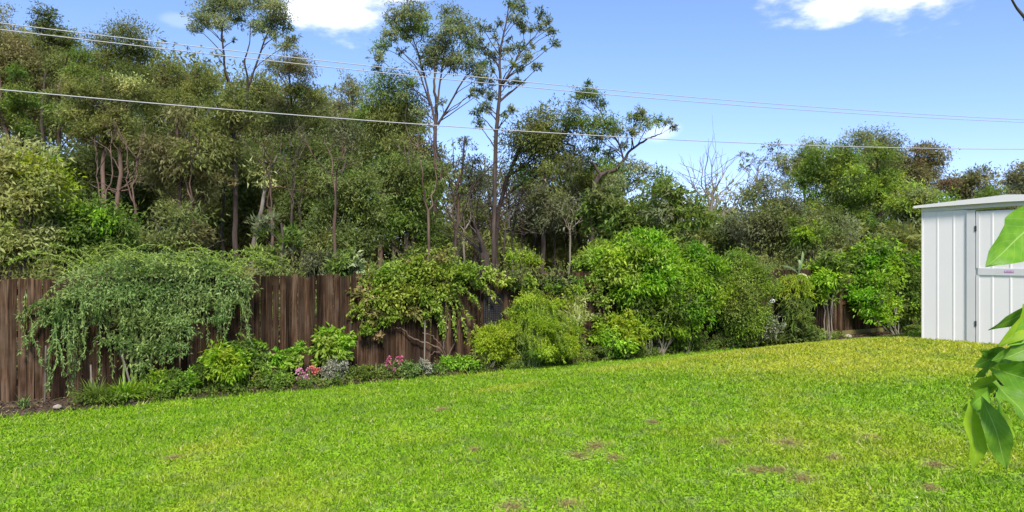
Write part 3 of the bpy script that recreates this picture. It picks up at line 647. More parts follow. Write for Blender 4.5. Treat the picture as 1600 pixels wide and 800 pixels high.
tree('tall straight gum with small dark leaf tufts on ascending limbs', (740, 872, 0, 260), 21.5, 'gum', 'dark', name='gum_tree', L_=.115, W_=.042, dens=1.1, second=('dark', .5),
     trunk=[[(771, 420, .12), (772, 330, .11), (775, 200, .1), (782, 140, .08), (780, 95, .06), (784, 65, .05), (792, 30, .035), (797, -5, .02)], [(783, 132, .06), (797, 112, .05), (808, 85, .04), (824, 62, .03), (838, 48, .015)],
            [(777, 180, .04), (770, 172, .025), (762, 160, .015)], [(777, 182, .04), (790, 176, .025), (800, 170, .015)]],
     clumps=[(800, 8, 10), (812, 14, 10), (805, 32, 11), (818, 45, 9), (830, 45, 7), (782, 33, 6), (754, 42, 7), (765, 50, 6), (845, 22, 8), (856, 35, 8), (862, 50, 7), (866, 68, 7), (850, 48, 6), (757, 75, 9), (770, 88, 10), (795, 78, 9), (812, 76, 9), (825, 92, 9), (838, 105, 7), (812, 105, 7), (800, 100, 7),
             (775, 60, 5), (798, 60, 4), (848, 76, 4), (834, 72, 5), (810, 130, 8), (796, 130, 6), (768, 152, 9), (762, 170, 7), (800, 172, 8), (788, 180, 6), (755, 165, 6), (770, 108, 4), (748, 62, 6), (745, 175, 8), (738, 150, 6), (748, 195, 8)])
tree('gnarled dark tree with a crooked limb reaching out over the fence', (880, 1062, 125, 420), 24, 'green', 'dark', name='gum_tree', L_=.115, W_=.042, dens=1.1, second=('gum', .4),
     trunk=[[(925, 420, .17), (926, 330, .16), (930, 285, .15), (938, 272, .13), (962, 266, .11), (975, 250, .09), (982, 238, .07), (1003, 222, .06), (1018, 214, .045), (1035, 208, .02)], [(938, 272, .09), (925, 250, .06), (905, 258, .04)],
            [(975, 252, .06), (968, 225, .05), (950, 205, .04), (940, 180, .03), (920, 150, .02)], [(990, 232, .04), (985, 205, .03), (1000, 180, .02)]],
     clumps=[(915, 145, 12), (905, 155, 10), (928, 152, 11), (938, 165, 8), (900, 172, 8), (925, 195, 16), (950, 195, 16), (938, 215, 14), (965, 205, 12), (990, 185, 10), (1000, 178, 10), (1012, 192, 10), (1028, 188, 7), (1042, 192, 7), (1052, 198, 6), (990, 205, 9), (970, 228, 8), (955, 240, 10), (930, 235, 9), (985, 258, 10), (1005, 268, 12),
             (1000, 285, 10), (960, 285, 14), (925, 262, 7), (890, 190, 10), (918, 130, 6)])
# bare trees
def bare_tree(label, base, Y, tips, r0, bark, name='dead_tree', sub=5):
    p0 = at(base[0], base[1], Y); g = p0.copy(); g[2] = float(hgt(g[0], g[1])) - .1; b = MB(); b.tube(wiggle(g, p0, 10, .05), np.linspace(r0 * 1.2, r0, 10), 7)
    for tx, ty in tips:
        q = wiggle(p0, at(tx, ty, Y + rng.uniform(-1, 1)), 10, .16); b.tube(q, np.linspace(r0 * .7, .008, 10), 5)
        for m in range(sub):
            j = rng.integers(3, 9); ln = np.linalg.norm(q[-1] - q[j]) * .6 + .3; dr = (q[-1] - q[j - 1]); dr /= np.linalg.norm(dr) + 1e-6; dr = dr + rng.normal(size=3) * .55
            s2 = wiggle(q[j], q[j] + dr * ln, 6, .15); b.tube(s2, np.linspace(.018, .005, 6), 4)
            b.tube(wiggle(s2[3], s2[3] + (dr + rng.normal(size=3) * .6) * ln * .5, 5, .15), np.linspace(.01, .004, 5), 4)
    o = g + [0, 0, .1]; rt = thing(name, label, 'tree', o); b.build('trunk', BK[bark], rt, True, o); return rt
bare_tree('leafless grey tree against the sky beside the broad leaved tree', (1110, 335), 34, [(1092, 250), (1103, 238), (1118, 236), (1128, 255), (1140, 285), (1075, 262)], .09, 'grey', sub=7)
bare_tree('thin leafless tree leaning right towards the distant crowns', (1128, 340), 36, [(1150, 290), (1172, 270), (1190, 262)], .07, 'grey')
tree('wispy half bare tree left of the distant round crowns', (1150, 1215, 225, 300), 40, 'grey', 'grey', dens=.4, bare_limbs=10, L_=.22, W_=.07, trunk=[[(1176, 360, .1), (1180, 300, .07), (1185, 260, .04)]],
     clumps=[(1165, 245, 8), (1172, 258, 7), (1180, 250, 7), (1205, 238, 10), (1212, 228, 8), (1195, 255, 7), (1158, 262, 6), (1200, 275, 8), (1185, 285, 8)])
bare_tree('twisted black dead stem behind the vine between the tall gums', (757, 395), 16, [(736, 335), (733, 350), (728, 372), (745, 362)], .1, 'dark', sub=3)
for i, (px, Y, ty, lab) in enumerate([(712, 20, 250, 'slender pale sapling just right of the first tall gum'), (800, 27, 270, 'first thin grey sapling right of the second tall gum'), (815, 24, 300, 'second thin grey sapling right of the second tall gum'),
        (832, 30, 280, 'third thin grey sapling right of the second tall gum'), (868, 27, 290, 'bare sapling right of the slim dark trunk'), (890, 25, 300, 'bare sapling nearest the leafy green tree'),
        (790, 22, 330, 'short bare sapling beside the second tall gum'), (725, 24, 300, 'bare sapling midway between the tall gums'), (748, 28, 280, 'grey sapling close left of the second tall gum')]):
    bare_tree(lab, (px, 360), Y, [(px - 25, ty + 20), (px - 6, ty), (px + 14, ty - 8), (px + 28, ty + 25)], .036, 'grey' if i % 2 else 'dark', name='sapling')
for px, Y, lab, bk in [(160, 19, 'orange brown trunk between the lime bush and the red barked stem', 'rust'), (208, 18, 'slanting brown trunk above the rambling climber', 'red'), (345, 20.5, 'thin dark stem just left of the straight dark trunk', 'dark'), (420, 18, 'slim brown trunk above the plain part of the fence', 'red'), (520, 17, 'slim brown trunk inside the dense dark green tree', 'red'), (298, 18.5, 'red barked stem standing before the dark wood', 'red'), (640, 20, 'reddish slim trunk left of the first tall gum', 'rust'), (452, 21, 'slightly thicker of the two close dark trunks deep in the dark wood', 'dark'), (464, 21.5, 'thinner of the two close dark trunks deep in the dark wood', 'dark'), (665, 19, 'leaning reddish trunk beside the first tall gum', 'rust')]:
    bare_tree(lab, (px + 4, 330), Y, [(px - 12, 215), (px + 14, 205)], .04, bk, name='sapling', sub=2)

# the far wood behind everything reads as one mass
def far_wood():
    b = MB()
    for px0, px1, y0, y1, Y, n, rr in ((-150, 330, 110, 410, 42, 110, 2.2), (330, 560, 150, 410, 42, 60, 2.0), (540, 700, 220, 410, 42, 34, 1.9), (690, 920, 335, 415, 46, 46, 1.3), (920, 1130, 320, 415, 48, 34, 1.7), (1120, 1700, 330, 415, 70, 70, 2.4), (-150, 1700, 385, 430, 38, 90, 1.1), (1080, 1480, 360, 425, 34, 50, 1.0), (690, 900, 370, 425, 32, 16, .9)):
        for _ in range(n):
            px = rng.uniform(px0, px1); py = rng.uniform(y0, y1); y0_ = Y + rng.uniform(-4, 5)
            clump(b, at(px, py, y0_), (rr, rr, rr * .8), 26, 12, .42, .16, .4)
    return b
tag(far_wood().build('far_woodland', LM['olive']), 'dark mass of woodland far behind the trees', 'woodland', kind='stuff')
def undergrowth():
    b = MB()
    for _ in range(330):
        s = rng.uniform(-4, 24); d = -rng.uniform(.9, 7); x, y = fw(s, d); r = rng.uniform(.35, .8)
        clump(b, (x, y, rng.uniform(.3, 1.75)), (r, r, r * .8), 22, 14, .11, .04, .2)
    return b
tag(undergrowth().build('undergrowth', LM['olive']), 'low olive green undergrowth on the woodland floor behind the fence', 'undergrowth', kind='stuff')

# ------------------------------------------------------------------ shrubs
def base_of(px, off):
    Y = depth(px, off); x = (px - 800) / FPX * Y; return np.array([x, Y, float(hgt(x, Y)) + .03])
def shrub(label, box, off, leaf, n=14, L_=.07, W_=.03, dens=1., cr=.24, stems=5, bark='grey', name='shrub', second=None, deep=.7, droop=.2, base=None, Y=None, per=10, zb_=None, group=None, sp=.25, flat=None, r0=.018, jit=.45, cat='shrub'):
    x0, x1, y0, y1 = box; cx = (x0 + x1) / 2; bx = base or cx
    p0 = base_of(bx, off) if Y is None else np.array([(bx - 800) / FPX * Y, Y, float(hgt((bx - 800) / FPX * Y, Y))])
    YY = p0[1]; k = YY / FPX; W2, H2 = (x1 - x0) / 2 * k, (y1 - y0) / 2 * k; cen = at(cx, (y0 + y1) / 2, YY)
    sb, fb, f2 = MB(), MB(), MB(); sb.twr = .005
    cl = []; tries = 0
    while len(cl) < n and tries < 500:
        tries += 1; v = rng.normal(size=3); v /= np.linalg.norm(v); v *= rng.random() ** .33
        r = cr * 2 * min(W2, H2) * rng.uniform(.7, 1.25); dd = min(W2, H2) * deep if flat is None else flat
        a = cen + v * [max(W2 - r * .8, .02), dd, max(H2 - r * .8, .02)]
        if a[2] < p0[2] + .05: a[2] = p0[2] + .05 + rng.random() * .1
        if all(np.linalg.norm(a - c) > r * .55 for c, _ in cl): cl.append((a, r))
    st = []
    for i in range(stems):
        tgt = cl[rng.integers(len(cl))][0] if cl else cen
        q = wiggle(p0 + [rng.normal(0, .05), rng.normal(0, .04), -.04], tgt * .85 + cen * .15, 8, .1, .04); sb.tube(q, np.linspace(r0, r0 * .4, 8), 5); st.append(q)
    SP = np.concatenate(st); SR = np.full(len(SP), r0)
    for a, r in cl:
        limb_to(sb, SP, SR, a, .6)
        f = f2 if second and rng.random() < second[1] else fb
        nl = dens * 4.2 * math.pi * r * r / (L_ * W_ * .5)
        clump(f, a, (r, r if flat is None else min(r, flat + .1), r * .85), max(3, int(nl / per)), per, L_, W_, droop, False, sp, jit, tw=sb)
    for a, r in cl[::2]:
        dr = np.array([rng.normal(0, .6) + (a[0] - cen[0]) / max(W2, .1) * .5, rng.normal(0, .3) - .15, rng.uniform(.2, 1.)]); dr /= np.linalg.norm(dr)
        q = wiggle(a, a + dr * r * rng.uniform(1.1, 1.9), 6, .12); q[:, 2] -= np.linspace(0, 1, 6) ** 2 * r * .3 * max(droop, 0); sb.tube(q, np.linspace(.005, .002, 6), 4)
        along(fb if fb.V else f2, q[1:], L_ * .3, L_, W_, droop)
    root = thing(name, label, cat, p0, group)
    sb.build('stem', BK[bark], root, True, p0)
    if fb.V: fb.build('foliage', LM[leaf], root, False, p0)
    if f2.V: f2.build('tinted_foliage' if fb.V else 'foliage', LM[second[0]], root, False, p0)
    return root
def along(b, pts, step, L_, W_, droop=.3, pair=True):
    """leaves set along a cane"""
    pts = np.asarray(pts); seg = np.linalg.norm(np.diff(pts, axis=0), axis=1); t = np.r_[0, np.cumsum(seg)]; n = max(2, int(t[-1] / step) * (2 if pair else 1))
    tt = rng.uniform(0, t[-1], n); p = np.stack([np.interp(tt, t, pts[:, i]) for i in range(3)], 1)
    tg = np.stack([np.interp(tt, t, np.gradient(pts[:, i])) for i in range(3)], 1); tg /= np.linalg.norm(tg, axis=1)[:, None] + 1e-9
    ax = tg * .6 + rng.normal(size=(n, 3)) * .6 + [0, 0, -droop]
    b.leaves(p, ax, rng.normal(size=(n, 3)) * .4 + [0, -.2, .8], L_ * rng.uniform(.6, 1.25, n), W_ * rng.uniform(.7, 1.2, n))
def straps(b, p0, n, L_, W_, spread=1., bend=.6):
    for i in range(n):
        a = rng.uniform(0, 6.28); l = L_ * rng.uniform(.6, 1.15); t = np.linspace(0, 1, 5); o = spread * rng.uniform(.3, 1)
        r = l * o * t; z = l * (t * (1 - .35 * o) - bend * o * t * t * .9)
        c = np.stack([p0[0] + r * math.cos(a), p0[1] + r * math.sin(a), p0[2] + z], 1) + [rng.normal(0, .03), rng.normal(0, .03), 0]
        sd_ = np.array([-math.sin(a), math.cos(a), 0]); wd = W_ * np.array([.7, 1, .9, .6, .05])[:, None] * .5
        v = np.concatenate([c - sd_ * wd, c + sd_ * wd]); f = [[j, j + 1, j + 6, j + 5] for j in range(4)]; b.add(v, f, np.full(4, rng.random()))

# bushes right behind the fence
shrub('large pale lime bush leaning over the fence at the left edge', (-80, 104, 192, 445), 0, 'lime', 34, .1, .04, .8, .18, 7, 'rust', Y=12.3, base=10, second=('golden', .25), name='bush', cat='bush', r0=.04)
shrub('fresh green bush between the lime bush and the rambling climber', (52, 212, 300, 445), 0, 'green', 30, .1, .04, .8, .18, 6, 'dark', Y=13.2, second=('bright', .4), name='bush', cat='bush', r0=.03)
shrub('bushy green plant with pinkish new tips peeping over the fence beside the vine', (508, 578, 392, 440), 0, 'green', 9, .13, .055, .8, .26, 4, 'dark', Y=13.2, second=('pale', .2), name='bush', cat='bush')
shrub('small grey green bush behind the fence left of the peeping plant', (470, 515, 390, 440), 0, 'grey', 7, .1, .03, .9, .28, 4, 'dark', Y=14, name='bush', cat='bush')
shrub('yellowish bush growing behind the fence top near the bright tall shrub', (895, 965, 375, 450), 0, 'vine', 11, .1, .045, .9, .25, 5, 'dark', Y=15.4, second=('vinered', .25), name='bush', cat='bush')
shrub('bright yellow green low growth seen between the thin trunks', (790, 850, 370, 430), 0, 'golden', 5, .1, .035, .5, .28, 4, 'grey', Y=20, second=('olive', .5), name='bush', cat='bush')
shrub('soft green drooping bush behind the tall bright shrub', (1225, 1290, 325, 400), 0, 'bright', 7, .14, .05, .8, .25, 4, 'dark', Y=20, second=('green', .4), name='bush', cat='bush')

# rambling climber over the fence at left
def rambler():
    p0 = base_of(205, .35); sb, fb, f2 = MB(), MB(), MB(); sb.twr = .005
    for px, py, r in ((130, 440, 26), (165, 430, 30), (205, 420, 32), (250, 418, 32), (295, 422, 30), (335, 430, 28), (365, 445, 24), (150, 470, 28), (190, 465, 32), (235, 460, 36), (280, 465, 34), (320, 468, 28), (355, 475, 20), (210, 505, 30), (250, 500, 34), (285, 510, 26),
                      (185, 535, 20), (215, 550, 24), (245, 545, 26), (275, 545, 18), (165, 500, 18), (225, 575, 16), (110, 460, 16), (385, 455, 14), (70, 500, 13), (60, 480, 11), (90, 485, 14), (340, 500, 12), (210, 402, 10), (262, 402, 10), (320, 412, 10)):
        Y = depth(px, .12 + rng.uniform(.05, .45) * (1 if py > 440 else .4)); k = Y / FPX; a = at(px, py, Y); r *= k
        clump(fb, a, (r, min(r, .28), r * .9), int((58 if px > 175 else 40) * (r / .3) ** 2) + 8, 9, .062, .024, .35, False, .22, .35, tw=sb)
    for i in range(64):          # hanging strands
        px = rng.uniform(20, 395); py = rng.uniform(428, 500) if px > 110 else rng.uniform(445, 500); Y = depth(px, rng.uniform(.08, .5)); ln = rng.uniform(.3, .95) * (1.3 if px < 190 else .8)
        q = wiggle(at(px, py, Y), at(px, py, Y) + [rng.normal(0, .12), rng.normal(0, .05), -ln], 9, .12); sb.tube(q, .0035, 4); along(fb, q, .022, .06, .023, .4)
    for i in range(64):          # canes arching up and out over the top
        px = rng.uniform(120, 380); Y = depth(px, rng.uniform(-.3, .4)); a = at(px, rng.uniform(415, 440), Y); dr = rng.choice([-1, 1]); w_ = rng.uniform(.4, 1.15); hh = rng.uniform(.12, .4)
        t = np.linspace(0, 1, 10)[:, None]; q = a + np.array([dr * w_, rng.normal(0, .2), 0]) * t + np.array([0, 0, hh]) * 4 * t * (1 - t * .82) * .8
        sb.tube(q, np.linspace(.006, .002, 10), 4); along(f2, q, .024, .05, .02, .1)
    for i in range(26):          # sprays reaching left across the boards
        a = at(rng.uniform(110, 170), rng.uniform(430, 480), depth(140, .2)); e = at(rng.uniform(18, 110), rng.uniform(470, 560), depth(70, rng.uniform(.1, .3)))
        q = wiggle(a, e, 10, .08, .16); sb.tube(q, np.linspace(.006, .002, 10), 4); along(fb, q[2:], .02, .062, .024, .3)
    for px in (185, 205, 215, 232, 250):
        q = wiggle(base_of(px * .5 + 105, .3) - [0, 0, .05], at(px, 450, depth(px, .15)), 10, .06); sb.tube(q, np.linspace(.022, .01, 10), 6)
    r = thing('rambling_climber', 'big dark green rambling climber spilling over the left part of the fence', 'climber', p0)
    sb.build('stem', BK['green'], r, True, p0); fb.build('foliage', LM['jasmine'], r, False, p0); f2.build('young_shoots', LM['vine'], r, False, p0)
rambler()

# climbing vine on the middle of the fence
def vine(label, clumps, strands, stems, leafs, p0px, L_=.075, W_=.042, offs=(.06, .25), dens=1., name='climbing_vine', bark='rust', k2=.3):
    p0 = base_of(p0px, .2); sb, fb, f2 = MB(), MB(), MB(); sb.twr = .005
    for px, py, r in clumps:
        Y = depth(px, rng.uniform(*offs)); a = at(px, py, Y); r *= Y / FPX
        clump(f2 if rng.random() < k2 else fb, a, (r, min(r, .22), r * .9), max(4, int(dens * 3.6 * math.pi * r * r / (L_ * W_ * .5) / 9)), 9, L_, W_, .35, False, .25, .35, tw=sb)
    for (ax_, ay), (bx, by), m in strands:
        for _ in range(m):
            a = at(ax_ + rng.normal(0, 12), ay + rng.normal(0, 6), depth(ax_, rng.uniform(*offs))); e = at(bx + rng.normal(0, 12), by + rng.normal(0, 10), depth(bx, rng.uniform(*offs)))
            q = wiggle(a, e, 9, .14, .08); sb.tube(q, np.linspace(.006, .0025, 9), 4); along(fb if rng.random() > k2 else f2, q, .03, L_, W_)
    for pl, r in stems:
        q = np.array([at(a, b_, depth(a, d_)) for a, b_, d_ in pl]); t = np.linspace(0, 1, len(q)); tt = np.linspace(0, 1, 5 * len(q)); q = np.stack([np.interp(tt, t, q[:, i]) for i in range(3)], 1)
        q[1:-1] = (q[:-2] + 2 * q[1:-1] + q[2:]) / 4; q[1:-1] += rng.normal(size=(len(q) - 2, 3)) * .008; sb.tube(q, np.linspace(r, r * .45, len(q)), 6)
    rt = thing(name, label, 'vine', p0); sb.build('stem', BK[bark], rt, True, p0); fb.build('foliage', LM[leafs[0]], rt, False, p0)
    if f2.V: f2.build('tinted_foliage', LM[leafs[1]], rt, False, p0)
vine('leafy vine with reddish tips and bare woody stems on the middle of the fence',
     [(570, 460, 18), (590, 440, 22), (615, 430, 22), (645, 425, 22), (675, 425, 22), (705, 425, 20), (735, 425, 18), (765, 430, 14), (600, 470, 22), (628, 460, 24), (655, 460, 22), (580, 490, 16), (610, 495, 16), (640, 490, 16), (662, 492, 12), (690, 455, 16), (715, 450, 12), (560, 485, 10),
      (578, 515, 11), (565, 520, 8), (590, 525, 8), (680, 480, 10), (745, 448, 10), (690, 405, 10), (615, 415, 10), (655, 408, 9), (690, 510, 5), (712, 470, 8), (740, 470, 5)],
     [((600, 430), (560, 500), 5), ((660, 430), (700, 520), 5), ((700, 430), (770, 450), 6), ((640, 420), (700, 398), 5), ((700, 440), (720, 500), 5), ((580, 440), (555, 480), 4)],
     [([(700, 566, .15), (688, 545, .15), (665, 535, .12), (645, 530, .1), (630, 515, .08), (615, 510, .08)], .02), ([(700, 566, .15), (690, 540, .2), (675, 525, .15), (660, 520, .1)], .016), ([(692, 560, .16), (696, 520, .1), (700, 470, .08), (690, 440, .08)], .018),
      ([(698, 562, .14), (712, 530, .1), (718, 495, .08), (705, 455, .08), (720, 435, .08)], .014), ([(690, 550, .12), (678, 550, .1), (668, 560, .1)], .01), ([(700, 470, .1), (740, 445, .1), (790, 440, .1)], .012)],
     ('vine', 'vinered'), 698, k2=.1)
vine('darker vine running along the fence top above the dark lattice panel', [(785, 440, 12), (805, 437, 13), (825, 440, 13), (845, 440, 13), (865, 437, 14), (885, 440, 13), (830, 455, 8), (860, 455, 9), (880, 458, 8), (800, 452, 7), (905, 445, 12)],
     [((800, 435), (840, 460), 4), ((850, 435), (900, 450), 4)], [([(880, 560, .12), (876, 500, .08), (872, 450, .06)], .012)], ('dark', 'vine'), 880, k2=.35, L_=.085, W_=.045)
vine('vine climbing the dark boards between the golden bush and the tall shrub', [(930, 440, 14), (945, 425, 16), (960, 440, 14), (925, 465, 9), (945, 475, 9), (935, 500, 9), (960, 465, 10), (945, 520, 8), (975, 450, 12)], [((930, 440), (940, 530), 5)],
     [([(940, 550, .12), (936, 500, .08), (942, 440, .06)], .012)], ('vine', 'vinered'), 940, k2=.15)

# weeping golden bush
def weeping(label, box, off, leaf, n=150):
    x0, x1, y0, y1 = box; cx = (x0 + x1) / 2; p0 = base_of(cx, off); Y = p0[1]; k = Y / FPX; sb, fb, f2 = MB(), MB(), MB(); W2, H = (x1 - x0) / 2 * k, (y1 - y0) * k
    sb.twr = .004
    for i in range(46):
        a = rng.uniform(0, 6.28); rr = rng.random() ** .5; x_ = math.cos(a) * rr; c = p0 + [x_ * W2 * .88, math.sin(a) * rr * W2 * .45, H * (.08 + rng.uniform(0, .78) * (1 - .55 * rr ** 2))]
        clump(fb if rng.random() > .35 else f2, c, (.17, .16, .12), 34, 12, .055, .016, .5, False, .3, .3)
    for i in range(n):
        a = rng.uniform(0, 6.28); rr = rng.random() ** .5; ex = math.cos(a) * W2 * rr; ey = math.sin(a) * W2 * rr * .5; top = H * rng.uniform(.55, 1.02) * (1 - .45 * rr ** 2) * (1 - .25 * (ex / W2 < -.5))
        t = np.linspace(0, 1, 9)[:, None]; q = p0 + np.array([ex, ey, 0]) * t ** .9 + np.array([0, 0, top]) * np.sin(t * 2.75) ** .75 * (1 - .1 * t) + [rng.normal(0, .06), rng.normal(0, .06), 0]
        sb.tube(q, np.linspace(.009, .002, 9), 4); f = fb if rng.random() > .35 else f2
        along(f, q[2:], .0075, .05, .011, .35); 
        e = q[5:] + rng.normal(size=3) * .08; along(f, e, .01, .055, .012, .5)
    r = thing('weeping_bush', label, 'bush', p0); sb.build('stem', BK['green'], r, True, p0); fb.build('foliage', LM[leaf], r, False, p0); f2.build('tinted_foliage', LM['vine'], r, False, p0)
weeping('dense weeping yellow green bush spilling onto the lawn edge', (745, 916, 455, 582), .62, 'golden', 150)
shrub('small golden shrub in front of the lattice at the left of the weeping bush', (735, 800, 500, 575), .6, 'golden', 10, .06, .02, .9, .26, 4, 'grey', second=('lime', .3))
shrub('slender shrub with long upright leaves rising behind the weeping bush', (868, 925, 436, 520), .3, 'lime', 8, .12, .028, .7, .25, 4, 'green', second=('golden', .5), droop=-.2)
shrub('yellow green broad leaved shrub beside the weeping bush', (922, 1016, 480, 562), .5, 'bright', 14, .09, .042, .9, .22, 5, 'grey', second=('golden', .4))
shrub('tall bright green leafy shrub towering over the fence', (915, 1075, 358, 480), .4, 'bright', 40, .11, .04, .8, .18, 6, 'grey', second=('vine', .4), base=1010, flat=.5, droop=.25)
shrub('darker lower branches under the tall bright shrub on pale bare stems', (965, 1112, 425, 548), .45, 'green', 22, .1, .038, .75, .17, 5, 'grey', second=('bright', .35), base=1035, flat=.4, droop=.4, r0=.022)
shrub('glossy dark green shrub in the middle with light tipped leaves', (1035, 1140, 372, 510), .5, 'bright', 26, .1, .036, .8, .19, 5, 'grey', second=('green', .5), base=1075, flat=.45, droop=.4)
shrub('fine leaved olive shrub with several grey branching stems', (1095, 1218, 375, 535), .35, 'vine', 30, .07, .03, .6, .18, 7, 'grey', second=('green', .5), base=1140, flat=.45, r0=.022)
shrub('sparse low leafy growth under the olive shrub', (1150, 1215, 480, 545), .5, 'dark', 8, .08, .035, .6, .26, 3, 'pale', second=('silver', .2))
shrub('broad leaved bright climber heaped over the fence next to the shed', (1270, 1446, 372, 480), .3, 'bright', 56, .125, .055, .75, .165, 6, 'grey', second=('green', .4), flat=.4, droop=.5, name='climber', cat='climber', base=1400)
shrub('dark lower growth of glossy leaves pressed against the shed side', (1375, 1452, 400, 530), .3, 'green', 24, .12, .055, 1., .24, 4, 'grey', second=('green', .4), flat=.4, base=1420)
shrub('open yellow green shrub with a pale forked stem before the plinth fence', (1318, 1428, 425, 508), .75, 'vine', 24, .09, .045, .55, .17, 5, 'grey', second=('bright', .5), base=1402, flat=.4, r0=.02)
shrub('light green climber draped on the fence left of the plinth section', (1255, 1330, 380, 478), .3, 'green', 16, .13, .055, .85, .22, 4, 'grey', second=('bright', .45), flat=.3, name='climber', cat='climber')

# palm like plant with drooping whorls, fern with pale fronds, cycad
def whorls():
    p0 = base_of(1243, .5); Y = p0[1]; k = Y / FPX; sb, fb, f2 = MB(), MB(), MB(); top = at(1243, 432, Y); q = wiggle(p0, top, 10, .02); sb.tube(q, np.linspace(.022, .012, 10), 6)
    for py, ln, f, n in ((432, .52, f2, 26), (446, .55, f2, 22), (462, .5, fb, 30), (480, .48, fb, 30), (495, .45, fb, 26)):
        c = at(1243, py, Y)
        for i in range(n):
            a = rng.uniform(0, 6.28); l = ln * rng.uniform(.6, 1.1); t = np.linspace(0, 1, 7); z = l * (.55 * t - 1.05 * t * t)
            s_ = c + np.stack([math.cos(a) * l * .85 * t, math.sin(a) * l * .85 * t, z], 1); sb.tube(s_, np.linspace(.004, .0015, 7), 3); along(f, s_[1:], .03, .13, .022, .5)
    r = thing('whorled_plant', 'tall plant with drooping whorls of narrow leaves, yellowish on top', 'plant', p0)
    sb.build('stem', BK['green'], r, True, p0); fb.build('lower_leaves', LM['green'], r, False, p0); f2.build('upper_leaves', LM['golden'], r, False, p0)
whorls()
def fern():
    p0 = base_of(1243, .12); Y = p0[1]; c = at(1248, 428, Y - .12); b = MB(); pf = MB(); pf.box((-.02, 0, 0), (.02, .02, .02))
    b = MB()
    for (ex, ey, w_) in ((1254, 396, .05), (1249, 408, .07), (1222, 416, .04), (1247, 440, .09), (1253, 441, .06), (1262, 436, .04)):
        e = at(ex, ey, Y - .25); t = np.linspace(0, 1, 7)[:, None]; q = c + (e - c) * t * 1.1 + np.array([0, -.08, .05]) * np.sin(t * 3.1); wd = (w_ * .5 * np.array([.4, .7, 1, .95, 1.05, .8, .25]))[:, None]
        dr = (e - c); sdv = np.cross(dr, [0, 1, 0]); sdv /= np.linalg.norm(sdv) + 1e-6
        v = np.concatenate([q - sdv * wd, q + sdv * wd + [0, .02, 0]]); b.add(v, [[j, j + 1, j + 8, j + 7] for j in range(6)], np.full(6, rng.random()))
    o = c - [0, 0, .1]
    r = thing('staghorn_fern', 'pale green staghorn fern mounted on a dark board at the fence top', 'fern', o)
    b.build('frond', LM['pale'], r, False, o)
    bb = MB(); bb.box((-.42, .06, -.12), (.5, .1, .2)); mo = bb.build('mount_board', M_wood, r); mo.rotation_euler = (0, 0, FANG)
fern()
def strap_clump(label, px, off, n, L_, W_, leaf, name='strap_leaf_plant', spread=1., bend=.6):
    p0 = base_of(px, off); b = MB(); straps(b, p0, n, L_, W_, spread, bend); r = thing(name, label, 'plant', p0); b.build('leaves', LM[leaf], r, False, p0); return r
strap_clump('dark cycad like rosette under the fine leaved olive shrub', 1215, .5, 26, .62, .07, 'dark', 'rosette_plant')
strap_clump('small strappy tuft alone at the foot of the fence at far left', 40, .55, 22, .28, .022, 'jasmine')
strap_clump('arching strappy green clump at the left end of the bed', 150, .6, 240, .5, .02, 'green')
strap_clump('second strappy clump beside the arching one', 195, .62, 240, .5, .02, 'bright')
strap_clump('narrow leaved tuft between the arching clump and the bright mound', 225, .55, 200, .4, .017, 'bright')
strap_clump('low grassy tuft at the very edge of the lawn under the climber', 172, .78, 160, .3, .016, 'green')
strap_clump('spiky blue green clump behind the magenta flowers', 590, .55, 90, .42, .022, 'jasmine')
strap_clump('spiky leaves right of the magenta flowers', 640, .45, 50, .36, .022, 'green')

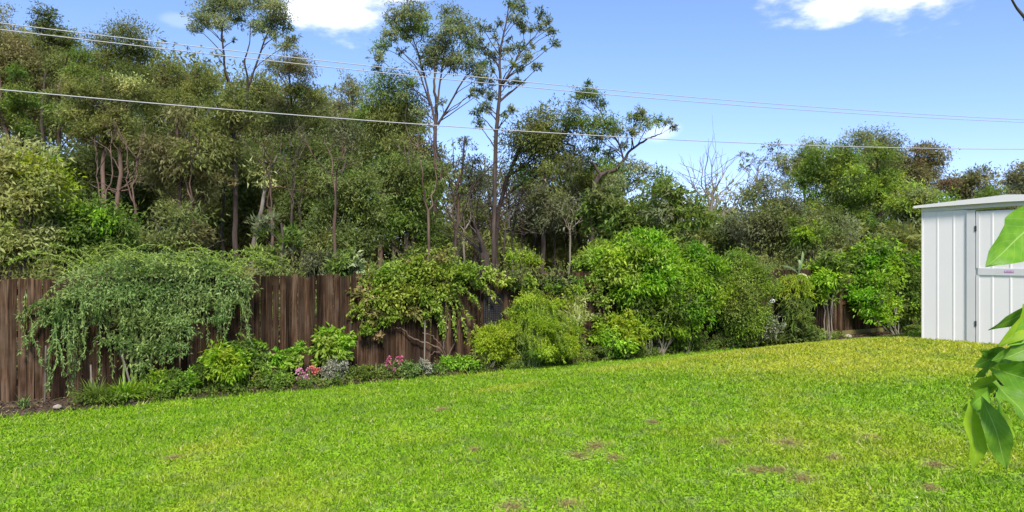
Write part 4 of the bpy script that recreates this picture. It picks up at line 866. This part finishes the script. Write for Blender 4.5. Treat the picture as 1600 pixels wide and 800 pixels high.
# small plants in the bed
P = [
 ('bright green mounded plant left of the lime shrub', (228, 312, 574, 622), .55, 'bright', 22, .06, .026, dict(second=('green', .3))),
 ('low dark green plant under the rambling climber', (300, 345, 565, 610), .45, 'green', 8, .06, .03, {}),
 ('vivid lime green leafy shrub in front of the fence', (318, 388, 538, 612), .6, 'bright', 18, .09, .036, dict(second=('golden', .5), droop=.3)),
 ('small leafy shrub behind the vivid lime one', (362, 416, 522, 580), .4, 'green', 10, .08, .038, dict(second=('bright', .3))),
 ('sparse reddish stemmed plant right of the vivid lime shrub', (392, 425, 555, 598), .5, 'vine', 6, .07, .03, dict(second=('vinered', .5), dens=.6)),
 ('round leaved green shrub between the lime shrub and the flowers', (414, 480, 538, 580), .45, 'vine', 11, .08, .045, dict(second=('bright', .4))),
 ('ferny green ground plant below the round leaved shrub', (385, 465, 578, 606), .65, 'green', 12, .06, .022, dict(second=('bright', .3), cr=.34)),
 ('leafy green shrub with broad leaves above the pink flowers', (484, 556, 512, 580), .45, 'bright', 14, .1, .05, dict(second=('vine', .5))),
 ('low green ground plant right of the silver plant', (532, 600, 570, 600), .6, 'green', 11, .055, .025, dict(second=('bright', .3), cr=.34)),
 ('low green ground plant under the magenta flowers', (590, 665, 565, 592), .6, 'green', 11, .055, .025, dict(second=('jasmine', .4), cr=.34)),
 ('pale edged low leafy plant left of the weeping bush', (684, 752, 556, 584), .6, 'bright', 12, .07, .03, dict(second=('pale', .25), cr=.34)),
 ('silvery grey leaved small plant beside the red flowers', (502, 540, 562, 602), .7, 'silver', 9, .045, .016, dict(second=('green', .25))),
 ('small grey tufted plant between the ground plants', (648, 684, 560, 588), .6, 'silver', 6, .04, .016, dict(second=('jasmine', .5))),
 ('dark green low hedge of leaves below the whorled plant', (1185, 1290, 506, 542), .35, 'dark', 18, .09, .045, dict(second=('green', .35), cr=.3)),
 ('low green weedy growth at the foot of the shed corner vine', (1405, 1442, 512, 530), .8, 'green', 7, .05, .024, dict(cr=.36)),
 ('low dark leaves at the foot of the tall stems', (1040, 1110, 515, 548), .4, 'dark', 10, .07, .03, dict(cr=.32, second=('green', .3))),
 ('creeping dark plant beneath the yellow green broad leaved shrub', (905, 1000, 535, 566), .55, 'dark', 12, .06, .028, dict(cr=.32, second=('vine', .3))),
 ('thin low weeds under the grey branching stems', (1095, 1185, 520, 546), .4, 'green', 11, .05, .024, dict(cr=.34, second=('dark', .5), dens=.7)),
]
for lab, box, off, lf, n, l, w_, kw in P: shrub(lab, box, off, lf, n, l, w_, stems=4, bark='green', name='garden_plant', cat='plant', r0=.006, **kw)

def ground_cover():
    b = MB()
    for _ in range(330):
        s_ = rng.uniform(1.0, 17.5); d = rng.uniform(.35, 1.0) * edge(s_); x, y = fw(s_, d); r = rng.uniform(.05, .13)
        clump(b, (x, y, float(hgt(x, y)) + .05 + r * .4), (r * 1.4, r * 1.2, r), 7, 8, .05, .024, .1, False, .35)
    return b
tag(ground_cover().build('ground_cover', LM['green']), 'low green ground cover filling in between the plants of the bed', 'ground cover', kind='stuff')

# flowers: every head a part of its plant
def flowers(label, leaf, heads, off, foliage='green', spike=False):
    p0 = base_of(heads[0][0], off); rt = thing('flowering_plant', label, 'flower', p0); sb = MB(); fb = MB()
    for px, py, r in heads:
        c = at(px, py, base_of(px, off)[1] - .02); g = base_of(px, off); sb.tube(wiggle(g, c, 5, .06), .004, 4); along(fb, wiggle(g, c, 5, .06), .02, .06, .025)
        b = MB(); n = 40; e = ellipsoid(n, .3); R_ = .78 * r * c[1] / FPX
        b.leaves(c + e * [R_, R_, R_ * (1.7 if spike else .8)], e * .8 + rng.normal(size=(n, 3)) * .3, rng.normal(size=(n, 3)) + [0, 0, .6], R_ * .8, R_ * .6); b.build('flower', LM[leaf], rt, False, p0)
    sb.build('stem', BK['green'], rt, True, p0); fb.build('leaves', LM[foliage], rt, False, p0)
flowers('pale pink flowering plant at the bed edge left of the red bloom', 'pink', [(468, 580, 6), (474, 587, 6), (484, 578, 5), (480, 592, 5), (466, 592, 4)], .72)
flowers('red flowering plant beside the silvery leaves', 'red', [(488, 575, 5), (492, 582, 6), (497, 578, 4)], .7)
flowers('magenta spiked flowering plant before the spiky clump', 'magenta', [(606, 570, 5), (608, 562, 4), (624, 563, 6), (615, 578, 4)], .68, spike=True)
flowers('faded pink flower spikes above the grey tufted plant', 'pink', [(662, 566, 3), (668, 570, 3)], .55, spike=True)
flowers('white flower showing in the shade left of the whorled plant', 'white', [(1207, 470, 4), (1203, 473, 3)], .3, 'dark')

# stakes, stones, lattice
for (a, b_), off, lab in ((((70, 622), (72, 540)), .25, 'thin weathered stake leaning on the fence at far left'), (((144, 600), (142, 570)), .2, 'short grey stake behind the strappy clump'), (((210, 590), (188, 545)), .45, 'pale stick slanting out of the climber'), (((663, 570), (664, 500)), .2, 'pale upright stake under the middle vine')):
    q = np.array([at(*a, depth(a[0], off)), at(*b_, depth(b_[0], off))]); q[0, 2] = min(q[0, 2], .02); o = MB(); o.tube(wiggle(q[0], q[1], 5, .01), [.016, .015, .015, .014, .013], 6); tag(o.build('stake', BK['grey'], None, True, q[0]), lab, 'stake')
def stone(label, px, py, off, r):
    p = base_of(px, off); b = MB(); e = np.array([(math.cos(a) * math.cos(t), math.sin(a) * math.cos(t), math.sin(t)) for t in np.linspace(-1.5, 1.5, 6) for a in np.linspace(0, 6.283, 9)[:-1]])
    e = e * (1 + .12 * np.sin(e[:, :1] * 5 + 1) * np.cos(e[:, 1:2] * 4)) * r * [1, .8, .55]; f = [[i * 8 + j, i * 8 + (j + 1) % 8, (i + 1) * 8 + (j + 1) % 8, (i + 1) * 8 + j] for i in range(5) for j in range(8)]
    b.add(p + e + [0, 0, r * .3], f); tag(b.build('stone', M_stone, None, True, p), label, 'stone')
M_stone = plain('garden_stone', (.25, .215, .17), .9, .2, noise=.3, nscale=25, bump=.5)
stone('small pale stone at the lawn edge at far left', 90, 634, .8, .06)
stone('flat pale stone lying at the foot of the plinth fence post', 1325, 527, .32, .1)
stone('little brown stone at the edge of the bed below the lime bush', 205, 624, .82, .04)
def lattice():
    Y = depth(770, .06); o = at(770, 510, Y); W, H = .38, .62; root = thing('lattice_panel', 'dark grey lattice panel leaning on the fence behind the weeping bush', 'lattice', o); root.rotation_euler = (0, 0, FANG)
    m = plain('lattice_grey', (.022, .022, .024), .8, .1)
    for i in range(10): b = MB(); x = -W / 2 + i * W / 9; b.box((x - .009, -.012, 0), (x + .009, -.002, H)); b.build('slat', m, root)
    for i in range(15): b = MB(); z = i * H / 14; b.box((-W / 2 - .01, -.0015, z - .008), (W / 2 + .01, .006, z + .008)); b.build('slat', m, root)
lattice()

# ------------------------------------------------------------------ overhead cables
M_cable = plain('cable_grey', (.3, .3, .3), .6)
def cable(label, ys, r):
    A, B, D = at(0, ys[0], 16), at(800, ys[1], 20.1), at(1600, ys[2], 27); t = np.linspace(-.9, 1.9, 80)
    # along the straight run in plan, sagging in height
    u1 = np.linalg.norm(B[:2] - A[:2]) / np.linalg.norm(D[:2] - A[:2]); cf = np.polyfit([0, u1, 1], [A[2], B[2], D[2]], 2)
    q = np.stack([A[0] + (D[0] - A[0]) * t, A[1] + (D[1] - A[1]) * t, np.polyval(cf, t)], 1); b = MB(); b.tube(q, r, 6)
    tag(b.build('overhead_cable', M_cable, None, True, q[0]), label, 'cable')
cable('topmost of the overhead cables crossing the sky', (36, 126, 187), .012)
cable('second overhead cable just below the topmost one', (46, 134, 191), .012)
cable('lowest overhead cable hanging well below the other two', (140, 204, 233), .014)

# ------------------------------------------------------------------ broad leaved tree reaching in close at the right edge
def big_leaf_mat(name, c1, c2, tr_):
    m, t, o = newmat(name); uv = nd(t, 'ShaderNodeUVMap', uv_map='UVMap'); sp = nd(t, 'ShaderNodeSeparateXYZ'); t.links.new(uv.outputs[0], sp.inputs[0])
    def mth(op, *a):
        x = nd(t, 'ShaderNodeMath', operation=op)
        for i, v in enumerate(a):
            if isinstance(v, (int, float)): x.inputs[i].default_value = v
            else: t.links.new(v, x.inputs[i])
        return x.outputs[0]
    ac = mth('ABSOLUTE', mth('SUBTRACT', sp.outputs[1], .5)); rib = mth('LESS_THAN', ac, .016)
    sv = mth('SUBTRACT', mth('MULTIPLY', sp.outputs[0], 9.), mth('MULTIPLY', ac, 5.)); sv = mth('ABSOLUTE', mth('SUBTRACT', mth('FRACT', sv), .5)); sv = mth('MULTIPLY', mth('LESS_THAN', sv, .05), .3)
    v = mth('MAXIMUM', rib, sv)
    g = nd(t, 'ShaderNodeNewGeometry'); n = nd(t, 'ShaderNodeTexNoise'); n.inputs['Scale'].default_value = 34; n.inputs['Detail'].default_value = 7; t.links.new(g.outputs['Position'], n.inputs['Vector'])
    base = ramp(t, n.outputs[0], [(.3, c1), (.7, c2)]); mx = nd(t, 'ShaderNodeMix', data_type='RGBA'); mx.inputs[7].default_value = (.36, .48, .14, 1); t.links.new(base, mx.inputs[6]); t.links.new(mth('MULTIPLY', v, .7), mx.inputs[0])
    p = nd(t, 'ShaderNodeBsdfPrincipled'); p.inputs['Roughness'].default_value = .48; p.inputs['Specular IOR Level'].default_value = .28; t.links.new(mx.outputs[2], p.inputs['Base Color'])
    bm = nd(t, 'ShaderNodeBump'); bm.inputs['Strength'].default_value = .35; bm.inputs['Distance'].default_value = .003; t.links.new(v, bm.inputs['Height']); t.links.new(bm.outputs[0], p.inputs['Normal'])
    tr = nd(t, 'ShaderNodeBsdfTranslucent'); t.links.new(mx.outputs[2], tr.inputs[0]); ms = nd(t, 'ShaderNodeMixShader'); ms.inputs[0].default_value = tr_
    t.links.new(p.outputs[0], ms.inputs[1]); t.links.new(tr.outputs[0], ms.inputs[2]); t.links.new(ms.outputs[0], o.inputs[0]); return m
ML = [big_leaf_mat('broad_leaf_dark', (.085, .2, .016), (.165, .31, .025), .48), big_leaf_mat('broad_leaf_lime', (.2, .36, .012), (.32, .46, .025), .55), big_leaf_mat('broad_leaf_mid', (.1, .25, .014), (.18, .36, .025), .45)]
def broad():
    YB = 1.5; tx, ty = 1.75, 1.62; g = np.array([tx, ty, float(hgt(tx, ty))])
    rt = thing('broad_leaved_tree', 'broad leaved tree whose glossy leaves hang in close at the right edge', 'tree', g)
    tb = MB(); tr = wiggle(g - [0, 0, .1], [1.62, 1.7, 3.6], 14, .03); tb.tube(tr, np.linspace(.06, .03, 14), 8); tb.build('trunk', BK['grey'], rt, True, g)
    def br(pl, r, nm='branch', bk='green'):
        b = MB(); q = np.array(pl); t = np.linspace(0, 1, len(q)); tt = np.linspace(0, 1, 6 * len(q)); q = np.stack([np.interp(tt, t, q[:, i]) for i in range(3)], 1)
        for _ in range(3): q[1:-1] = (q[:-2] + 2 * q[1:-1] + q[2:]) / 4
        b.tube(q, np.linspace(r, r * .35, len(q)), 6); b.build(nm, BK[bk], rt, True, g)
    br([tr[6], at(1680, 560, 1.58), at(1625, 585, 1.52), at(1570, 592, 1.5), at(1535, 612, 1.5)], .012, bk='rust'); br([tr[6], at(1690, 470, 1.55), at(1620, 468, 1.5), at(1596, 500, 1.5)], .01)
    br([tr[8], at(1700, 360, 1.55), at(1640, 318, 1.5)], .01); br([at(1600, 588, 1.51), at(1565, 575, 1.5), at(1545, 572, 1.5)], .006); br([at(1570, 592, 1.5), at(1560, 610, 1.49), at(1553, 620, 1.48)], .005, bk='rust')
    br([tr[12], at(1640, 80, 1.6), at(1600, 26, 1.55), at(1588, 12, 1.55), at(1579, -4, 1.52), at(1572, -24, 1.5)], .0045, 'bare_twig', 'dark'); br([at(1640, 80, 1.6), at(1612, 42, 1.56), at(1599, 31, 1.55)], .003, 'bare_twig', 'dark')
    # base px, tip px, width px, material, roll, curl, depth base, depth tip
    LV = [((1650, 318), (1534, 418), 78, 2, -.15, .14, 1.5, 1.44), ((1640, 325), (1586, 336), 34, 0, .5, .1, 1.56, 1.52),
          ((1630, 448), (1549, 517), 30, 0, .3, .1, 1.52, 1.48), ((1640, 452), (1554, 542), 38, 1, .0, .12, 1.49, 1.43), ((1650, 470), (1578, 540), 42, 2, -.2, .15, 1.47, 1.42),
          ((1628, 512), (1543, 562), 44, 0, .3, .16, 1.5, 1.44), ((1640, 530), (1570, 560), 40, 0, -.4, .15, 1.47, 1.42), ((1576, 546), (1521, 574), 30, 0, -.25, .2, 1.54, 1.52), ((1556, 556), (1532, 548), 16, 2, .4, .1, 1.53, 1.52),
          ((1545, 575), (1645, 606), 52, 2, -.35, -.2, 1.46, 1.4), ((1560, 588), (1514, 604), 34, 1, .2, .2, 1.52, 1.5), ((1604, 548), (1547, 574), 26, 1, .3, .15, 1.49, 1.45), ((1560, 596), (1526, 612), 20, 2, .5, .2, 1.5, 1.49),
          ((1516, 622), (1521, 738), 34, 1, .1, .04, 1.46, 1.45), ((1534, 618), (1574, 734), 40, 0, -.3, .1, 1.44, 1.42), ((1553, 596), (1602, 662), 50, 0, .35, .2, 1.42, 1.36), ((1566, 636), (1567, 702), 30, 1, .2, .05, 1.5, 1.5),
          ((1534, 616), (1500, 668), 24, 0, .6, .28, 1.5, 1.49), ((1544, 602), (1501, 640), 34, 2, .2, .32, 1.5, 1.48), ((1590, 600), (1614, 656), 42, 1, .0, .1, 1.5, 1.5), ((1550, 588), (1590, 630), 36, 1, -.1, .1, 1.53, 1.53), ((1552, 612), (1556, 690), 24, 2, .6, .12, 1.45, 1.43),
          ((1612, 560), (1560, 592), 34, 0, .2, .12, 1.53, 1.51), ((1640, 520), (1596, 572), 46, 0, -.3, .15, 1.52, 1.48), ((1600, 580), (1572, 612), 28, 2, .3, .2, 1.48, 1.46), ((1660, 600), (1640, 690), 40, 0, .2, .1, 1.5, 1.48), ((1655, 400), (1690, 480), 44, 2, .2, .1, 1.5, 1.48), ((1548, 560), (1522, 590), 20, 0, .4, .1, 1.55, 1.54)]
    prof = np.array([.03, .3, .66, .9, 1., .98, .88, .68, .4, .02]); N = len(prof)
    for (bx, by), (ex, ey), wpx, mi, roll, curl, yb, ye in LV:
        a, e = at(bx, by, yb), at(ex, ey, ye); ax = e - a; ln = np.linalg.norm(ax); ax /= ln; view = np.array([0, -1., 0]); sdv = np.cross(ax, view); sdv /= np.linalg.norm(sdv); nm = np.cross(sdv, ax)
        sdv, nm = sdv * math.cos(roll) + nm * math.sin(roll), nm * math.cos(roll) - sdv * math.sin(roll)
        hw = wpx * yb / FPX * .46; v, uv = [], []
        ph = rng.uniform(0, 6)
        for i in range(N):
            t = i / (N - 1); c = a + ax * ln * t + nm * ln * (curl * (4 * t * (1 - t)) * .5 + .05 * math.sin(t * 6.3 + ph))
            for j in range(7):
                u = (j - 3) / 3; ed = .2 * hw * math.sin(t * 15 + ph + (u > 0) * 2) * u * u
                v.append(c + sdv * hw * prof[i] * u + nm * (abs(u) * hw * .28 * prof[i] + ed)); uv.append((t, (u + 1) / 2))
        f = [[i * 7 + j, (i + 1) * 7 + j, (i + 1) * 7 + j + 1, i * 7 + j + 1] for i in range(N - 1) for j in range(6)]
        b = MB(); b.add(np.array(v), f); o = b.build('leaf', ML[mi], rt, True, g); me = o.data; ul = me.uv_layers.new(name='UVMap')
        li = np.empty(len(me.loops), np.int32); me.loops.foreach_get('vertex_index', li); ul.data.foreach_set('uv', np.array(uv, np.float32)[li].ravel())
broad()
print('TRIS', sum(len(m.loops) - 2 * len(m.polygons) for m in bpy.data.meshes))
